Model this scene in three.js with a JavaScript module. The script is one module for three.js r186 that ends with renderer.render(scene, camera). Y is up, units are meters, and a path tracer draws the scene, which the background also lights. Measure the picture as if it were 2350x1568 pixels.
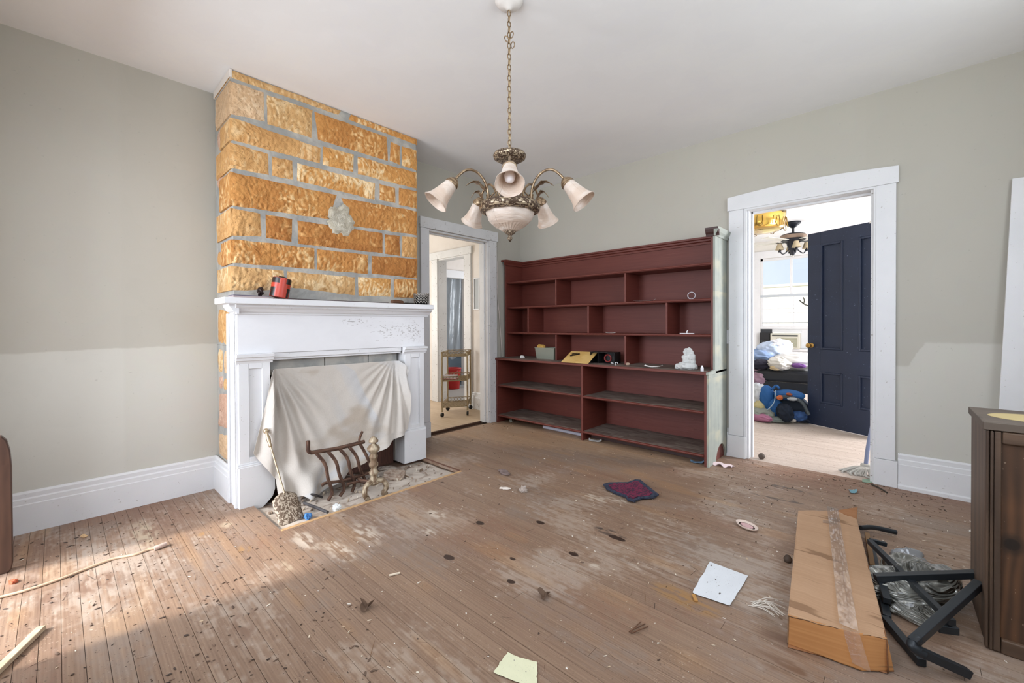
import * as THREE from 'three';
import { RoundedBoxGeometry } from 'three/addons/geometries/RoundedBoxGeometry.js';
import { mergeGeometries, mergeVertices, toCreasedNormals } from 'three/addons/utils/BufferGeometryUtils.js';
import { RectAreaLightUniformsLib } from 'three/addons/lights/RectAreaLightUniformsLib.js';
import { FontLoader } from 'three/addons/loaders/FontLoader.js';

// ------------------------------------------------------------------ camera, sky, light, exposure
const scene = new THREE.Scene();
const FOCAL = 975.77, IMG_W = 2350, IMG_H = 1568, SHIFT = 29;      // pixels
const CAM = new THREE.Vector3(3.531, 1.13, 3.947);
const camera = new THREE.PerspectiveCamera(2 * Math.atan(IMG_H / 2 / FOCAL) * 180 / Math.PI, IMG_W / IMG_H, 0.03, 60);
camera.position.copy(CAM);
camera.rotation.set(-0.0089983, 0.751913, -0.004165, 'YXZ');
camera.setViewOffset(IMG_W, IMG_H, 0, SHIFT, IMG_W, IMG_H);
camera.updateMatrixWorld(true);

const renderer = new THREE.WebGLRenderer({ antialias: true });
renderer.toneMapping = THREE.LinearToneMapping;
renderer.toneMappingExposure = 1.0;
renderer.shadowMap.enabled = true;
renderer.shadowMap.type = THREE.PCFSoftShadowMap;
scene.background = new THREE.Color().setRGB(0.78, 0.9, 1.08);       // pale overcast-blue sky, seen through the far window
RectAreaLightUniformsLib.init();

// daylight: each sits in a modelled opening outside the frame; several are added for brightness
function daylight(name, w, h, pos, towards, intensity, color = 0xffffff) {
  const l = new THREE.RectAreaLight(color, intensity, w, h);
  l.name = name; l.position.set(...pos); l.lookAt(...towards); scene.add(l); return l;
}
daylight('added_daylight_east', 2.2, 1.36, [4.53, 1.84, 2.2], [0, 1.84, 2.2], 3.8, 0xecf3ff);  // unseen window light, put in to brighten the room from the east
daylight('daylight_bedroom_east', 1.25, 1.6, [5.42, 1.4, -2.1], [0, 1.4, -2.1], 32, 0xf6f8ff);
daylight('daylight_bedroom_north', 1.2, 1.5, [3.7, 1.4, -5.57], [3.7, 1.4, 0], 12, 0xf2f6ff);
daylight('daylight_hall', 1.0, 1.4, [-3.17, 1.4, 1.6], [0, 1.4, 1.6], 14, 0xf6f4f0);
daylight('added_daylight_passage', 0.8, 1.2, [-1.4, 1.5, -2.37], [-1.4, 1.5, 0], 12, 0xf4f8ff);  // window light put in to brighten the dark passage
daylight('daylight_bath', 0.6, 1.0, [-4.45, 1.5, -1.15], [0, 1.5, -1.15], 9, 0xf2f8ff);
daylight('added_daylight_porch', 2.3, 2.25, [0.75, 1.46, 6.17], [0.75, 1.46, 0], 14, 0xeef4ff);  // light of the invented porch window, reaches deep through the doorway
// hazy low sun through the south doorway behind the camera: it lays the soft-edged light on the boards by the left wall
daylight('added_daylight_south', 1.7, 1.1, [2.85, 1.93, 4.45], [2.85, 1.93, 0], 7.6, 0xecf3ff);  // added window light behind the camera, fills the right wall and bookcase
const sun = new THREE.DirectionalLight(0xfff6ec, 5.0);
sun.position.set(0.93 - 0.144 * 6, 0.9 + 6 * 0.8, 4.36 + 6); sun.target.position.set(0.93, 0.9, 4.36); scene.add(sun, sun.target);
sun.castShadow = true; sun.shadow.radius = 9; sun.shadow.mapSize.set(2048, 2048);
Object.assign(sun.shadow.camera, { left: -6, right: 6, top: 6, bottom: -6, near: 0.5, far: 22 });

// ------------------------------------------------------------------ photo pixel -> place, on a plane the thing touches
const _inv = camera.matrixWorld.clone();
function ray(px, py) { return new THREE.Vector3((px - IMG_W / 2) / FOCAL, -(py - (IMG_H / 2 - SHIFT)) / FOCAL, -1).transformDirection(_inv); }
function onAxis(px, py, axis, val) { const d = ray(px, py), t = (val - CAM[axis]) / d[axis]; return CAM.clone().addScaledVector(d, t); }
const onX = (px, py, v) => onAxis(px, py, 'x', v), onY = (px, py, v = 0) => onAxis(px, py, 'y', v), onZ = (px, py, v) => onAxis(px, py, 'z', v);

// ------------------------------------------------------------------ random, noise
function rng(seed) { let s = seed >>> 0; return () => { s = (s + 0x6D2B79F5) >>> 0; let t = s; t = Math.imul(t ^ (t >>> 15), t | 1); t ^= t + Math.imul(t ^ (t >>> 7), t | 61); return ((t ^ (t >>> 14)) >>> 0) / 4294967296; }; }
const R0 = rng(11);
const rr = (a, b) => a + (b - a) * R0();
function h2(x, y, s) { let h = Math.imul(x, 374761393) ^ Math.imul(y, 668265263) ^ Math.imul(s, 1274126177); h = Math.imul(h ^ (h >>> 13), 1274126177); return ((h ^ (h >>> 16)) >>> 0) / 4294967296; }
function vn(x, y, s = 0, p = 0) {                                  // value noise, p > 0: repeats after p cells
  let x0 = Math.floor(x), y0 = Math.floor(y); const fx = x - x0, fy = y - y0, u = fx * fx * (3 - 2 * fx), v = fy * fy * (3 - 2 * fy);
  let x1 = x0 + 1, y1 = y0 + 1; if (p) { x0 = ((x0 % p) + p) % p; x1 = ((x1 % p) + p) % p; y0 = ((y0 % p) + p) % p; y1 = ((y1 % p) + p) % p; }
  const a = h2(x0, y0, s), b = h2(x1, y0, s), c = h2(x0, y1, s), d = h2(x1, y1, s);
  return a + (b - a) * u + (c - a) * v + (a - b - c + d) * u * v;
}
function fbm(x, y, s = 0, o = 4, p = 0) { let a = 0.5, r = 0, n = 0; for (let i = 0; i < o; i++) { r += a * vn(x, y, s + i * 17, p); n += a; x *= 2; y *= 2; if (p) p *= 2; a *= 0.5; } return r / n; }
function n3(x, y, z, s = 0) { return (vn(x + z * 0.71, y - z * 0.37, s) + vn(y * 1.1 + 7.3, z + x * 0.43, s + 5) + vn(z * 0.93 - 3.1, x + y * 0.29, s + 9)) / 3; }
const clamp = (v, a = 0, b = 1) => Math.min(b, Math.max(a, v)), sst = (a, b, v) => { const t = clamp((v - a) / (b - a)); return t * t * (3 - 2 * t); }, lerp = (a, b, t) => a + (b - a) * t;
const mix3 = (a, b, t) => [lerp(a[0], b[0], t), lerp(a[1], b[1], t), lerp(a[2], b[2], t)];

// ------------------------------------------------------------------ textures and materials
function tex(w, h, fn, srgb = true, wrap = THREE.RepeatWrapping) {
  const data = new Uint8Array(w * h * 4);
  for (let y = 0, i = 0; y < h; y++) for (let x = 0; x < w; x++, i += 4) {
    const c = fn((x + 0.5) / w, (y + 0.5) / h);
    if (typeof c === 'number') data[i] = data[i + 1] = data[i + 2] = clamp(c) * 255; else { data[i] = clamp(c[0]) * 255; data[i + 1] = clamp(c[1]) * 255; data[i + 2] = clamp(c[2]) * 255; }
    data[i + 3] = 255;
  }
  const t = new THREE.DataTexture(data, w, h); t.wrapS = t.wrapT = wrap; t.magFilter = THREE.LinearFilter; t.minFilter = THREE.LinearMipmapLinearFilter; t.generateMipmaps = true;
  if (srgb) t.colorSpace = THREE.SRGBColorSpace; t.needsUpdate = true; return t;
}
const rep = (t, x, y = x) => { const c = t.clone(); c.repeat.set(x, y); c.needsUpdate = true; return c; };
const mat = (color, rough = 0.7, extra = {}) => new THREE.MeshStandardMaterial({ color, roughness: rough, side: THREE.DoubleSide, ...extra });
const pmat = (color, rough = 0.5, extra = {}) => new THREE.MeshPhysicalMaterial({ color, roughness: rough, side: THREE.DoubleSide, ...extra });
const rgb = (r, g, b) => [r / 255, g / 255, b / 255];

// grey tile-able noises used as bump
const T_FINE = tex(256, 256, (u, v) => fbm(u * 32, v * 32, 3, 3, 32), false);
const T_LUMP = tex(256, 256, (u, v) => fbm(u * 8, v * 8, 5, 5, 8), false);
const T_STREAK = tex(512, 512, (u, v) => 0.6 * fbm(u * 6, v * 96, 7, 2, 6 * 16) + 0.4 * vn(u * 4, v * 64, 9, 64), false);

// generic variants of a colour: mottled by c2 with amount
const mottled = (c1, c2, scale = 8, lo = 0.4, hi = 0.75, seed = 1, size = 256) => tex(size, size, (u, v) => mix3(c1, c2, sst(lo, hi, fbm(u * scale, v * scale, seed, 5, scale))));
const woodTex = (dark, light, seed, across = 40, size = 512) => tex(size, size, (u, v) => {
  const g = 0.55 * fbm(u * 3, v * across, seed, 3, 0) + 0.45 * vn(u * 10, v * across * 3, seed + 3);
  const k = 0.5 + 0.5 * Math.sin((v * 14 + 1.8 * fbm(u * 1.2, v * 3, seed + 8, 3)) * 6.283);
  return mix3(dark, light, clamp(0.15 + 0.55 * g + 0.3 * k));
});

// white trim paint, with fine scuffs
const T_TRIM = tex(512, 512, (u, v) => {
  let c = mix3(rgb(226, 226, 227), rgb(214, 215, 217), fbm(u * 6, v * 6, 41, 4, 6));
  const d = fbm(u * 110, v * 110, 44, 2, 110); if (d > 0.86) c = mix3(c, rgb(178, 174, 170), sst(0.86, 0.95, d));
  return c;
});
const T_CHIPPED = tex(512, 512, (u, v) => {
  let c = mix3(rgb(226, 226, 226), rgb(208, 208, 208), fbm(u * 7, v * 7, 141, 4, 7));
  const d = fbm(u * 60, v * 60, 144, 3, 60), e = fbm(u * 5, v * 5, 147, 2, 5); if (d > 0.74) c = mix3(c, rgb(158, 154, 148), sst(0.74, 0.84, d) * sst(0.35, 0.6, e));
  return c;
});
const M = {};
M.trim = mat(0xffffff, 0.42, { map: T_TRIM, bumpMap: T_LUMP, bumpScale: 0.001 });
M.trimChipped = mat(0xffffff, 0.5, { map: T_CHIPPED, bumpMap: T_LUMP, bumpScale: 0.0015 });
M.ceiling = mat(0xffffff, 0.9, { map: tex(512, 512, (u, v) => mix3(rgb(242, 242, 242), rgb(236, 236, 238), fbm(u * 4, v * 4, 61, 4, 4))), bumpMap: T_LUMP, bumpScale: 0.002 });
M.cream = mat(0xffffff, 0.85, { map: mottled(rgb(226, 219, 212), rgb(218, 210, 202), 4, 0.3, 0.7, 71) });
M.bedroomWall = mat(0xffffff, 0.85, { map: mottled(rgb(222, 218, 210), rgb(214, 210, 202), 4, 0.3, 0.7, 73) });

// ------------------------------------------------------------------ shapes
function boxUV(g, s = 1, ox = 0, oy = 0) {                          // uv in metres, by the way each face points
  if (g.index) g = g.toNonIndexed();
  const p = g.attributes.position, uv = new Float32Array(p.count * 2), a = new THREE.Vector3(), b = new THREE.Vector3(), c = new THREE.Vector3();
  for (let i = 0; i < p.count; i += 3) {
    a.fromBufferAttribute(p, i); b.fromBufferAttribute(p, i + 1).sub(a); c.fromBufferAttribute(p, i + 2).sub(a); b.cross(c);
    const x = Math.abs(b.x), y = Math.abs(b.y), z = Math.abs(b.z);
    for (let k = 0; k < 3; k++) {
      const X = p.getX(i + k), Y = p.getY(i + k), Z = p.getZ(i + k);
      const [u, v] = x >= y && x >= z ? [Z, Y] : y >= z ? [X, Z] : [X, Y];
      uv[(i + k) * 2] = u / s + ox; uv[(i + k) * 2 + 1] = v / s + oy;
    }
  }
  g.setAttribute('uv', new THREE.BufferAttribute(uv, 2)); return g;
}
function bx(x0, x1, y0, y1, z0, z1, r = 0.003, s = 1) {             // bevelled box between two corners
  const w = Math.abs(x1 - x0), h = Math.abs(y1 - y0), d = Math.abs(z1 - z0), q = Math.min(r, w * 0.45, h * 0.45, d * 0.45);
  const g = q > 0.0004 ? new RoundedBoxGeometry(w, h, d, 1, q) : new THREE.BoxGeometry(w, h, d);
  g.translate((x0 + x1) / 2, (y0 + y1) / 2, (z0 + z1) / 2); return boxUV(g, s);
}
function merge(list) { return mergeGeometries(list.map((g) => { const q = g.index ? g.toNonIndexed() : g; for (const k of Object.keys(q.attributes)) if (!['position', 'normal', 'uv'].includes(k)) q.deleteAttribute(k); return q; })); }
function tube(pts, r, seg = 24, rad = 8, closed = false, tension = 0.5) {
  const c = new THREE.CatmullRomCurve3(pts.map((p) => p.isVector3 ? p : new THREE.Vector3(...p)), closed, 'catmullrom', tension);
  const g = new THREE.TubeGeometry(c, seg, r, rad, closed);
  if (closed) return g;
  const caps = [0, 1].map((t) => { const s = new THREE.CircleGeometry(r, rad); s.lookAt(c.getTangent(t).multiplyScalar(t ? 1 : -1)); s.translate(...c.getPoint(t).toArray()); return s; });
  return merge([g, ...caps]);
}
function bar(a, b, w, h = w, r = 0.002) {                            // square bar from a to b
  const A = a.isVector3 ? a : new THREE.Vector3(...a), B = b.isVector3 ? b : new THREE.Vector3(...b), d = B.clone().sub(A), L = d.length();
  const g = new RoundedBoxGeometry(w, h, L, 1, Math.min(r, w * 0.4, h * 0.4));
  boxUV(g); const m = new THREE.Matrix4().lookAt(B, A, Math.abs(d.y) / L > 0.99 ? new THREE.Vector3(1, 0, 0) : new THREE.Vector3(0, 1, 0)); m.setPosition(A.clone().add(B).multiplyScalar(0.5));
  return boxUV(g).applyMatrix4(m);
}
function lathe(prof, seg = 32) { return new THREE.LatheGeometry(prof.map(([r, y]) => new THREE.Vector2(Math.max(r, 0.00001), y)), seg); }
function extr(pts, depth, bevel = 0, holes = []) {                   // outline in x,y pulled along +z
  const sh = new THREE.Shape(pts.map(([x, y]) => new THREE.Vector2(x, y)));
  for (const h of holes) sh.holes.push(new THREE.Path(h.map(([x, y]) => new THREE.Vector2(x, y))));
  return new THREE.ExtrudeGeometry(sh, { depth, bevelEnabled: bevel > 0, bevelThickness: bevel, bevelSize: bevel, bevelSegments: 1, curveSegments: 8 });
}
function profileAlong(prof, a, b, inward) {                          // moulding: outline [out, up] swept from a to b; inward = horizontal direction of 'out'
  const A = new THREE.Vector3(...a), B = new THREE.Vector3(...b), d = B.clone().sub(A), L = d.length(); d.normalize();
  const g = extr(prof, L), o = new THREE.Vector3(...inward).normalize(), u = new THREE.Vector3(0, 1, 0);
  const m = new THREE.Matrix4().makeBasis(o, u, d); m.setPosition(A); g.applyMatrix4(m);
  if (new THREE.Vector3().crossVectors(o, u).dot(d) < 0) { const p = g.attributes.position; for (let i = 0; i < p.count; i += 3) { for (const at of Object.values(g.attributes)) for (let k = 0; k < at.itemSize; k++) { const t = at.array[(i + 1) * at.itemSize + k]; at.array[(i + 1) * at.itemSize + k] = at.array[(i + 2) * at.itemSize + k]; at.array[(i + 2) * at.itemSize + k] = t; } } g.computeVertexNormals(); }
  return boxUV(g);
}
function grid(nu, nv, fn) {                                          // surface from fn(u, v) -> Vector3
  const pos = [], uv = [], idx = [];
  for (let j = 0; j <= nv; j++) for (let i = 0; i <= nu; i++) { const p = fn(i / nu, j / nv); pos.push(p.x, p.y, p.z); uv.push(i / nu, j / nv); }
  for (let j = 0; j < nv; j++) for (let i = 0; i < nu; i++) { const a = j * (nu + 1) + i, b = a + 1, c = a + nu + 1, d = c + 1; idx.push(a, c, b, b, c, d); }
  const g = new THREE.BufferGeometry(); g.setAttribute('position', new THREE.Float32BufferAttribute(pos, 3)); g.setAttribute('uv', new THREE.Float32BufferAttribute(uv, 2)); g.setIndex(idx); g.computeVertexNormals(); return g;
}
function thick(g, t) {                                               // gives a sheet a thickness t (closed at the rim)
  g = g.index ? g : mergeVertices(g); const p = g.attributes.position, n = g.attributes.normal, N = p.count, uv = g.attributes.uv, idx = [...g.index.array], P = [], U = [];
  for (let i = 0; i < N; i++) { P.push(p.getX(i), p.getY(i), p.getZ(i)); U.push(uv.getX(i), uv.getY(i)); }
  for (let i = 0; i < N; i++) { P.push(p.getX(i) - n.getX(i) * t, p.getY(i) - n.getY(i) * t, p.getZ(i) - n.getZ(i) * t); U.push(uv.getX(i), uv.getY(i)); }
  const out = [...idx], edges = new Map();
  for (let i = 0; i < idx.length; i += 3) { out.push(idx[i] + N, idx[i + 2] + N, idx[i + 1] + N); for (let k = 0; k < 3; k++) { const a = idx[i + k], b = idx[i + (k + 1) % 3], key = Math.min(a, b) * 1e6 + Math.max(a, b); edges.has(key) ? edges.delete(key) : edges.set(key, [a, b]); } }
  for (const [a, b] of edges.values()) out.push(a, a + N, b, b, a + N, b + N);
  const r = new THREE.BufferGeometry(); r.setAttribute('position', new THREE.Float32BufferAttribute(P, 3)); r.setAttribute('uv', new THREE.Float32BufferAttribute(U, 2)); r.setIndex(out); r.computeVertexNormals(); return r;
}
function rough(g, amp, freq, seed = 0, up = 0) {                      // lumps: pushes every vertex by noise of its place
  g = mergeVertices((() => { const q = g.clone(); q.deleteAttribute('normal'); return q; })(), 1e-4); g.computeVertexNormals();
  const p = g.attributes.position, n = g.attributes.normal;
  for (let i = 0; i < p.count; i++) { const x = p.getX(i), y = p.getY(i), z = p.getZ(i), k = (n3(x * freq, y * freq, z * freq, seed) * 2 - 1) * amp; p.setXYZ(i, x + n.getX(i) * k, y + n.getY(i) * k + up * k, z + n.getZ(i) * k); }
  g.computeVertexNormals(); return g;
}

// ------------------------------------------------------------------ names, things, parts
const used = new Map();
function numbered(name) { const k = used.get(name) ?? 0; used.set(name, k + 1); return k ? name + '_' + String(k).padStart(3, '0') : name; }
function add(m, parent) { m.castShadow = m.receiveShadow = true; parent.add(m); return m; }
function part(name, geo, m, parent, label) { const o = new THREE.Mesh(geo, m); o.name = name; if (label) o.userData.label = label; return add(o, parent); }
function tag(o, label, category, group) { o.userData.label = label; o.userData.category = category; if (group) o.userData.group = group; return o; }
function thing(name, label, category, pos = [0, 0, 0], turn = 0, group) { const o = new THREE.Group(); o.name = numbered(name); scene.add(o); o.position.set(...(pos.isVector3 ? pos.toArray() : pos)); o.rotation.y = turn; return tag(o, label, category, group); }
function solo(name, geo, m, label, category, group) { const o = new THREE.Mesh(geo, m); o.name = numbered(name); tag(o, label, category, group); return add(o, scene); }
function struct(name, geo, m, label) { const o = geo ? new THREE.Mesh(geo, m) : new THREE.Group(); o.name = numbered(name); o.userData.kind = 'structure'; if (label) o.userData.label = label; return add(o, scene); }
// ------------------------------------------------------------------ the room shell
const H = 2.753, XA = -0.02, XE = 4.45, ZS = 4.36, TH = 0.13;      // ceiling, left wall, east wall, south wall, wall thickness
const HEARTH = { x0: 0.50, x1: 0.985, z0: 33 * 0.0556, z1: 56 * 0.0556 };

// wall paint: warm grey, rolled over an older paler coat that shows below about a metre
function wallPaint(w, coats, seed) {                                 // coats(x, y) -> 0 new coat .. 1 old coat, x and y in metres
  return tex(1024, 640, (u, v) => {
    const x = u * w, y = v * H, e = coats(x, y);
    let c = mix3(rgb(180, 176, 165), rgb(199, 197, 188), e);
    const m = fbm(x * 3, y * 3, seed, 4) - 0.5; c = c.map((k) => k + m * 0.02);
    const d = fbm(x * 90, y * 90, seed + 5, 2); if (d > 0.88) c = mix3(c, rgb(150, 146, 138), sst(0.88, 0.97, d) * 0.5);
    return c;
  });
}
const wob = (x, s, a) => (fbm(x * 6, 0.3, s, 3) - 0.5) * a + (fbm(x * 40, 0.7, s + 3, 2) - 0.5) * a * 0.35;
const paintA = wallPaint(4.62, (z, y) => {                            // u runs with z + 0.13
  const Z = z - 0.13; if (Z < 3.1) return 0.05;
  const rolled = 0.16 * sst(3.655, 3.69, Z);                         // edge of a roller stripe
  return clamp(Math.max(sst(0.006, -0.006, y - (1.005 - (Z - 3.2) * 0.02 + wob(Z, 21, 0.022))), 0.0) * (0.85 + rolled) + rolled * 0.5);
}, 31);
const paintB = wallPaint(4.62, (x, y) => {                            // u runs with x + 0.15
  const X = x - 0.15; if (X < 3.3) return 0.1;
  const top = 0.84 + 0.16 * sst(3.53, 3.6, X + wob(y, 5, 0.05)) + wob(X, 27, 0.02);
  return 0.06 + 0.8 * sst(0.01, -0.01, y - top);
}, 37);
const mWallA = mat(0xffffff, 0.75, { map: paintA, bumpMap: rep(T_LUMP, 3), bumpScale: 0.0015 }), mWallB = mat(0xffffff, 0.75, { map: paintB, bumpMap: rep(T_LUMP, 3), bumpScale: 0.0015 }), mWallPlain = mat(rgbHex(186, 182, 172), 0.8);
function rgbHex(r, g, b) { return (r << 16) | (g << 8) | b; }
function notchedWall(len, doors, windows = []) {                      // outline of a wall with door notches and window holes, along +x, up y
  const p = [[0, 0]]; for (const [a, b, t] of doors) p.push([a, 0], [a, t], [b, t], [b, 0]); p.push([len, 0], [len, H], [0, H]);
  return extr(p, TH, 0, windows.map(([a, b, c, d]) => [[a, c], [b, c], [b, d], [a, d]]));
}
function wallUV(g, len) { const p = g.attributes.position, uv = g.attributes.uv; for (let i = 0; i < p.count; i++) uv.setXY(i, p.getX(i) / len, p.getY(i) / H); return g; }
{ // left wall: x = XA faces the room; local x runs with world z from -0.13
  const g = wallUV(notchedWall(4.62, [[0.555 + 0.13, 1.38 + 0.13, 2.10]]), 4.62);
  g.applyMatrix4(new THREE.Matrix4().makeBasis(new THREE.Vector3(0, 0, 1), new THREE.Vector3(0, 1, 0), new THREE.Vector3(-1, 0, 0)).setPosition(XA, 0, -0.13));
  const p = g.attributes.position; for (let i = 0; i < p.count; i += 3) for (const at of Object.values(g.attributes)) for (let k = 0; k < at.itemSize; k++) { const a = at.array, t = a[(i + 1) * at.itemSize + k]; a[(i + 1) * at.itemSize + k] = a[(i + 2) * at.itemSize + k]; a[(i + 2) * at.itemSize + k] = t; }
  g.computeVertexNormals(); struct('wall_left', g, mWallA, 'warm grey painted wall around the stone chimney breast and hall doorway');
}
{ // right wall: z = 0 faces the room; local x runs with world x from -0.15
  const g = wallUV(notchedWall(4.73, [[2.54 + 0.15, 3.34 + 0.15, 2.09]]), 4.62); g.translate(-0.15, 0, -TH);
  struct('wall_right', g, mWallB, 'warm grey painted wall behind the bookcase and around the bedroom doorway');
}
{ // east wall, south wall with a doorway; both windows are added for fill light
  const g = notchedWall(4.62, [], [[1.21, 3.45, 1.14, 2.54]]); g.rotateY(-Math.PI / 2); g.translate(XE + TH, 0, 0); g.translate(0, 0, -0.13);
  struct('wall_east', boxUV(g), mWallPlain, 'warm grey wall with an added wide window behind the camera');
  const s = notchedWall(4.60, [[0.42, 1.355, 2.10]], [[2.0, 3.74, 1.36, 2.5]]); s.translate(-0.02, 0, ZS); struct('wall_south', boxUV(s), mWallPlain, 'warm grey wall with a doorway behind the camera');
  const sw = struct('added_window_3', null, null, 'added white sash window for fill light beside the doorway behind the camera');
  for (const x of [2.0, 2.85, 3.7]) part('stile', bx(x - 0.022, x + 0.022, 1.36, 2.5, ZS + 0.1, ZS + 0.128), M.trim, sw);
  for (const y of [1.38, 1.93, 2.48]) part('rail', bx(1.98, 3.72, y - 0.02, y + 0.02, ZS + 0.1, ZS + 0.127), M.trim, sw);
  struct('roof_added_sun_block', bx(2.0, 4.7, 2.56, 2.66, ZS + TH + 0.01, 7.0, 0.01), M.trim, 'added roof that keeps the sun out of the window behind the camera');  // unseen roof, added only to shade the south window from the sun
  const win = struct('added_window_1', null, null, 'added wide white sash window for fill light behind the camera');
  for (const z of [1.105, 2.2, 3.295]) part('stile', bx(XE + 0.095, XE + 0.125, 1.14, 2.54, z - 0.025, z + 0.025), M.trim, win);
  for (const y of [1.16, 1.84, 2.52]) part('rail', bx(XE + 0.094, XE + 0.124, y - 0.02, y + 0.02, 1.08, 3.32), M.trim, win);
}
struct('ceiling', boxUV(new THREE.BoxGeometry(XE + 0.3 + 0.15, 0.12, ZS + 0.26).translate((XE) / 2, H + 0.06, ZS / 2)), M.ceiling, 'flat white plaster ceiling of the room');
{ // invented sun porch: holds a window light and limits the sun at the doorway
  struct('wall_added_porch_front', boxUV(extr([[-0.6, 0], [1.95, 0], [1.95, 2.8], [-0.6, 2.8]], 0.1, 0, [[[-0.43, 0.3], [1.93, 0.3], [1.93, 2.62], [-0.43, 2.62]]]).translate(0, 0, 6.2)), M.trim, 'white window wall of the added sun porch behind the camera');
  struct('wall_added_porch_left', bx(-0.7, -0.6, -0.02, 2.8, ZS + TH, 6.3, 0), M.trim, 'white side wall of the added sun porch behind the camera'); struct('wall_added_porch_right', bx(1.95, 1.99, -0.02, 2.55, ZS + TH, 6.3, 0), M.trim, 'white right side wall of the added sun porch behind the camera');
  struct('ceiling', bx(-0.7, 1.99, 2.75, 2.85, ZS + TH, 6.4, 0), M.ceiling, 'white ceiling of the added sun porch'); struct('floor', bx(-0.7, 1.99, -0.06, -0.002, ZS, 6.4, 0), mat(rgbHex(150, 128, 108), 0.6), 'plain wood floor of the added sun porch');
}

// ------------------------------------------------------------------ floor of single boards
const ROW = 0.0556, boards = [];                                      // [row, x0, x1, tone]
{
  const q = rng(77);
  for (let k = 0; k * ROW < ZS - 0.01; k++) {
    let x = (k >= 33 && k < 56) ? HEARTH.x1 + 0.027 : XA; const end = XE;
    while (x < end - 0.01) { let e = x + 1.1 + q() * 2.4; if (e > end - 0.5) e = end; boards.push([k, x, e, q(), q() * 90]); x = e; }
  }
}
const rowStart = []; boards.forEach((b, i) => { (rowStart[b[0]] ??= []).push(i); });
const FS = 4.48;
// stains and litter marks that the photograph shows on the boards: [pixel x, pixel y, radius along x, radius along z, kind]
const SPOTS = [[1030, 1280, .03, .02, 0], [1102, 1201, .03, .02, 0], [1240, 1200, .028, .018, 0], [1172, 1335, .022, .014, 0], [1316, 1272, .026, .016, 0], [1176, 1283, .016, .01, 0], [1402, 1224, .10, .035, 1], [1415, 1235, .05, .02, 0], [1380, 1216, .04, .02, 1],
  [1364, 1143, .10, .05, 2], [1420, 1150, .10, .03, 2], [1551, 1364, .10, .06, 3], [1600, 1390, .09, .05, 3], [1790, 1118, .08, .03, 1], [1835, 1128, .10, .03, 1], [1815, 1150, .07, .025, 1], [1880, 1125, .1, .03, 4], [1760, 1140, .09, .02, 1], [1900, 1112, .08, .025, 4],
  [200, 1345, .10, .05, 5], [120, 1365, .12, .06, 5], [60, 1350, .09, .06, 5], [250, 1330, .09, .04, 5], [700, 1240, .14, .05, 2], [840, 1225, .16, .06, 2], [780, 1262, .14, .05, 2], [520, 1205, .05, .03, 6], [470, 1225, .03, .03, 3], [560, 1260, .05, .03, 3], [985, 1220, .05, .03, 2], [1000, 1180, .08, .04, 2], [660, 1300, .06, .02, 6],
  [330, 1225, .22, .06, 6], [560, 1440, .10, .03, 5], [1450, 1300, .04, .02, 2], [1365, 1300, .03, .02, 2], [1815, 1480, .10, .05, 5], [1830, 1545, .12, .05, 4]]
  .map(([px, py, a, b, k]) => { const p = onY(px, py); return [p.x, p.z, a, b, k]; });
const SPOTC = [rgb(52, 36, 28), rgb(74, 62, 56), rgb(205, 192, 176), rgb(160, 122, 78), rgb(112, 82, 62), rgb(120, 92, 74), rgb(182, 164, 140)];
console.log('floor texture');
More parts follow.
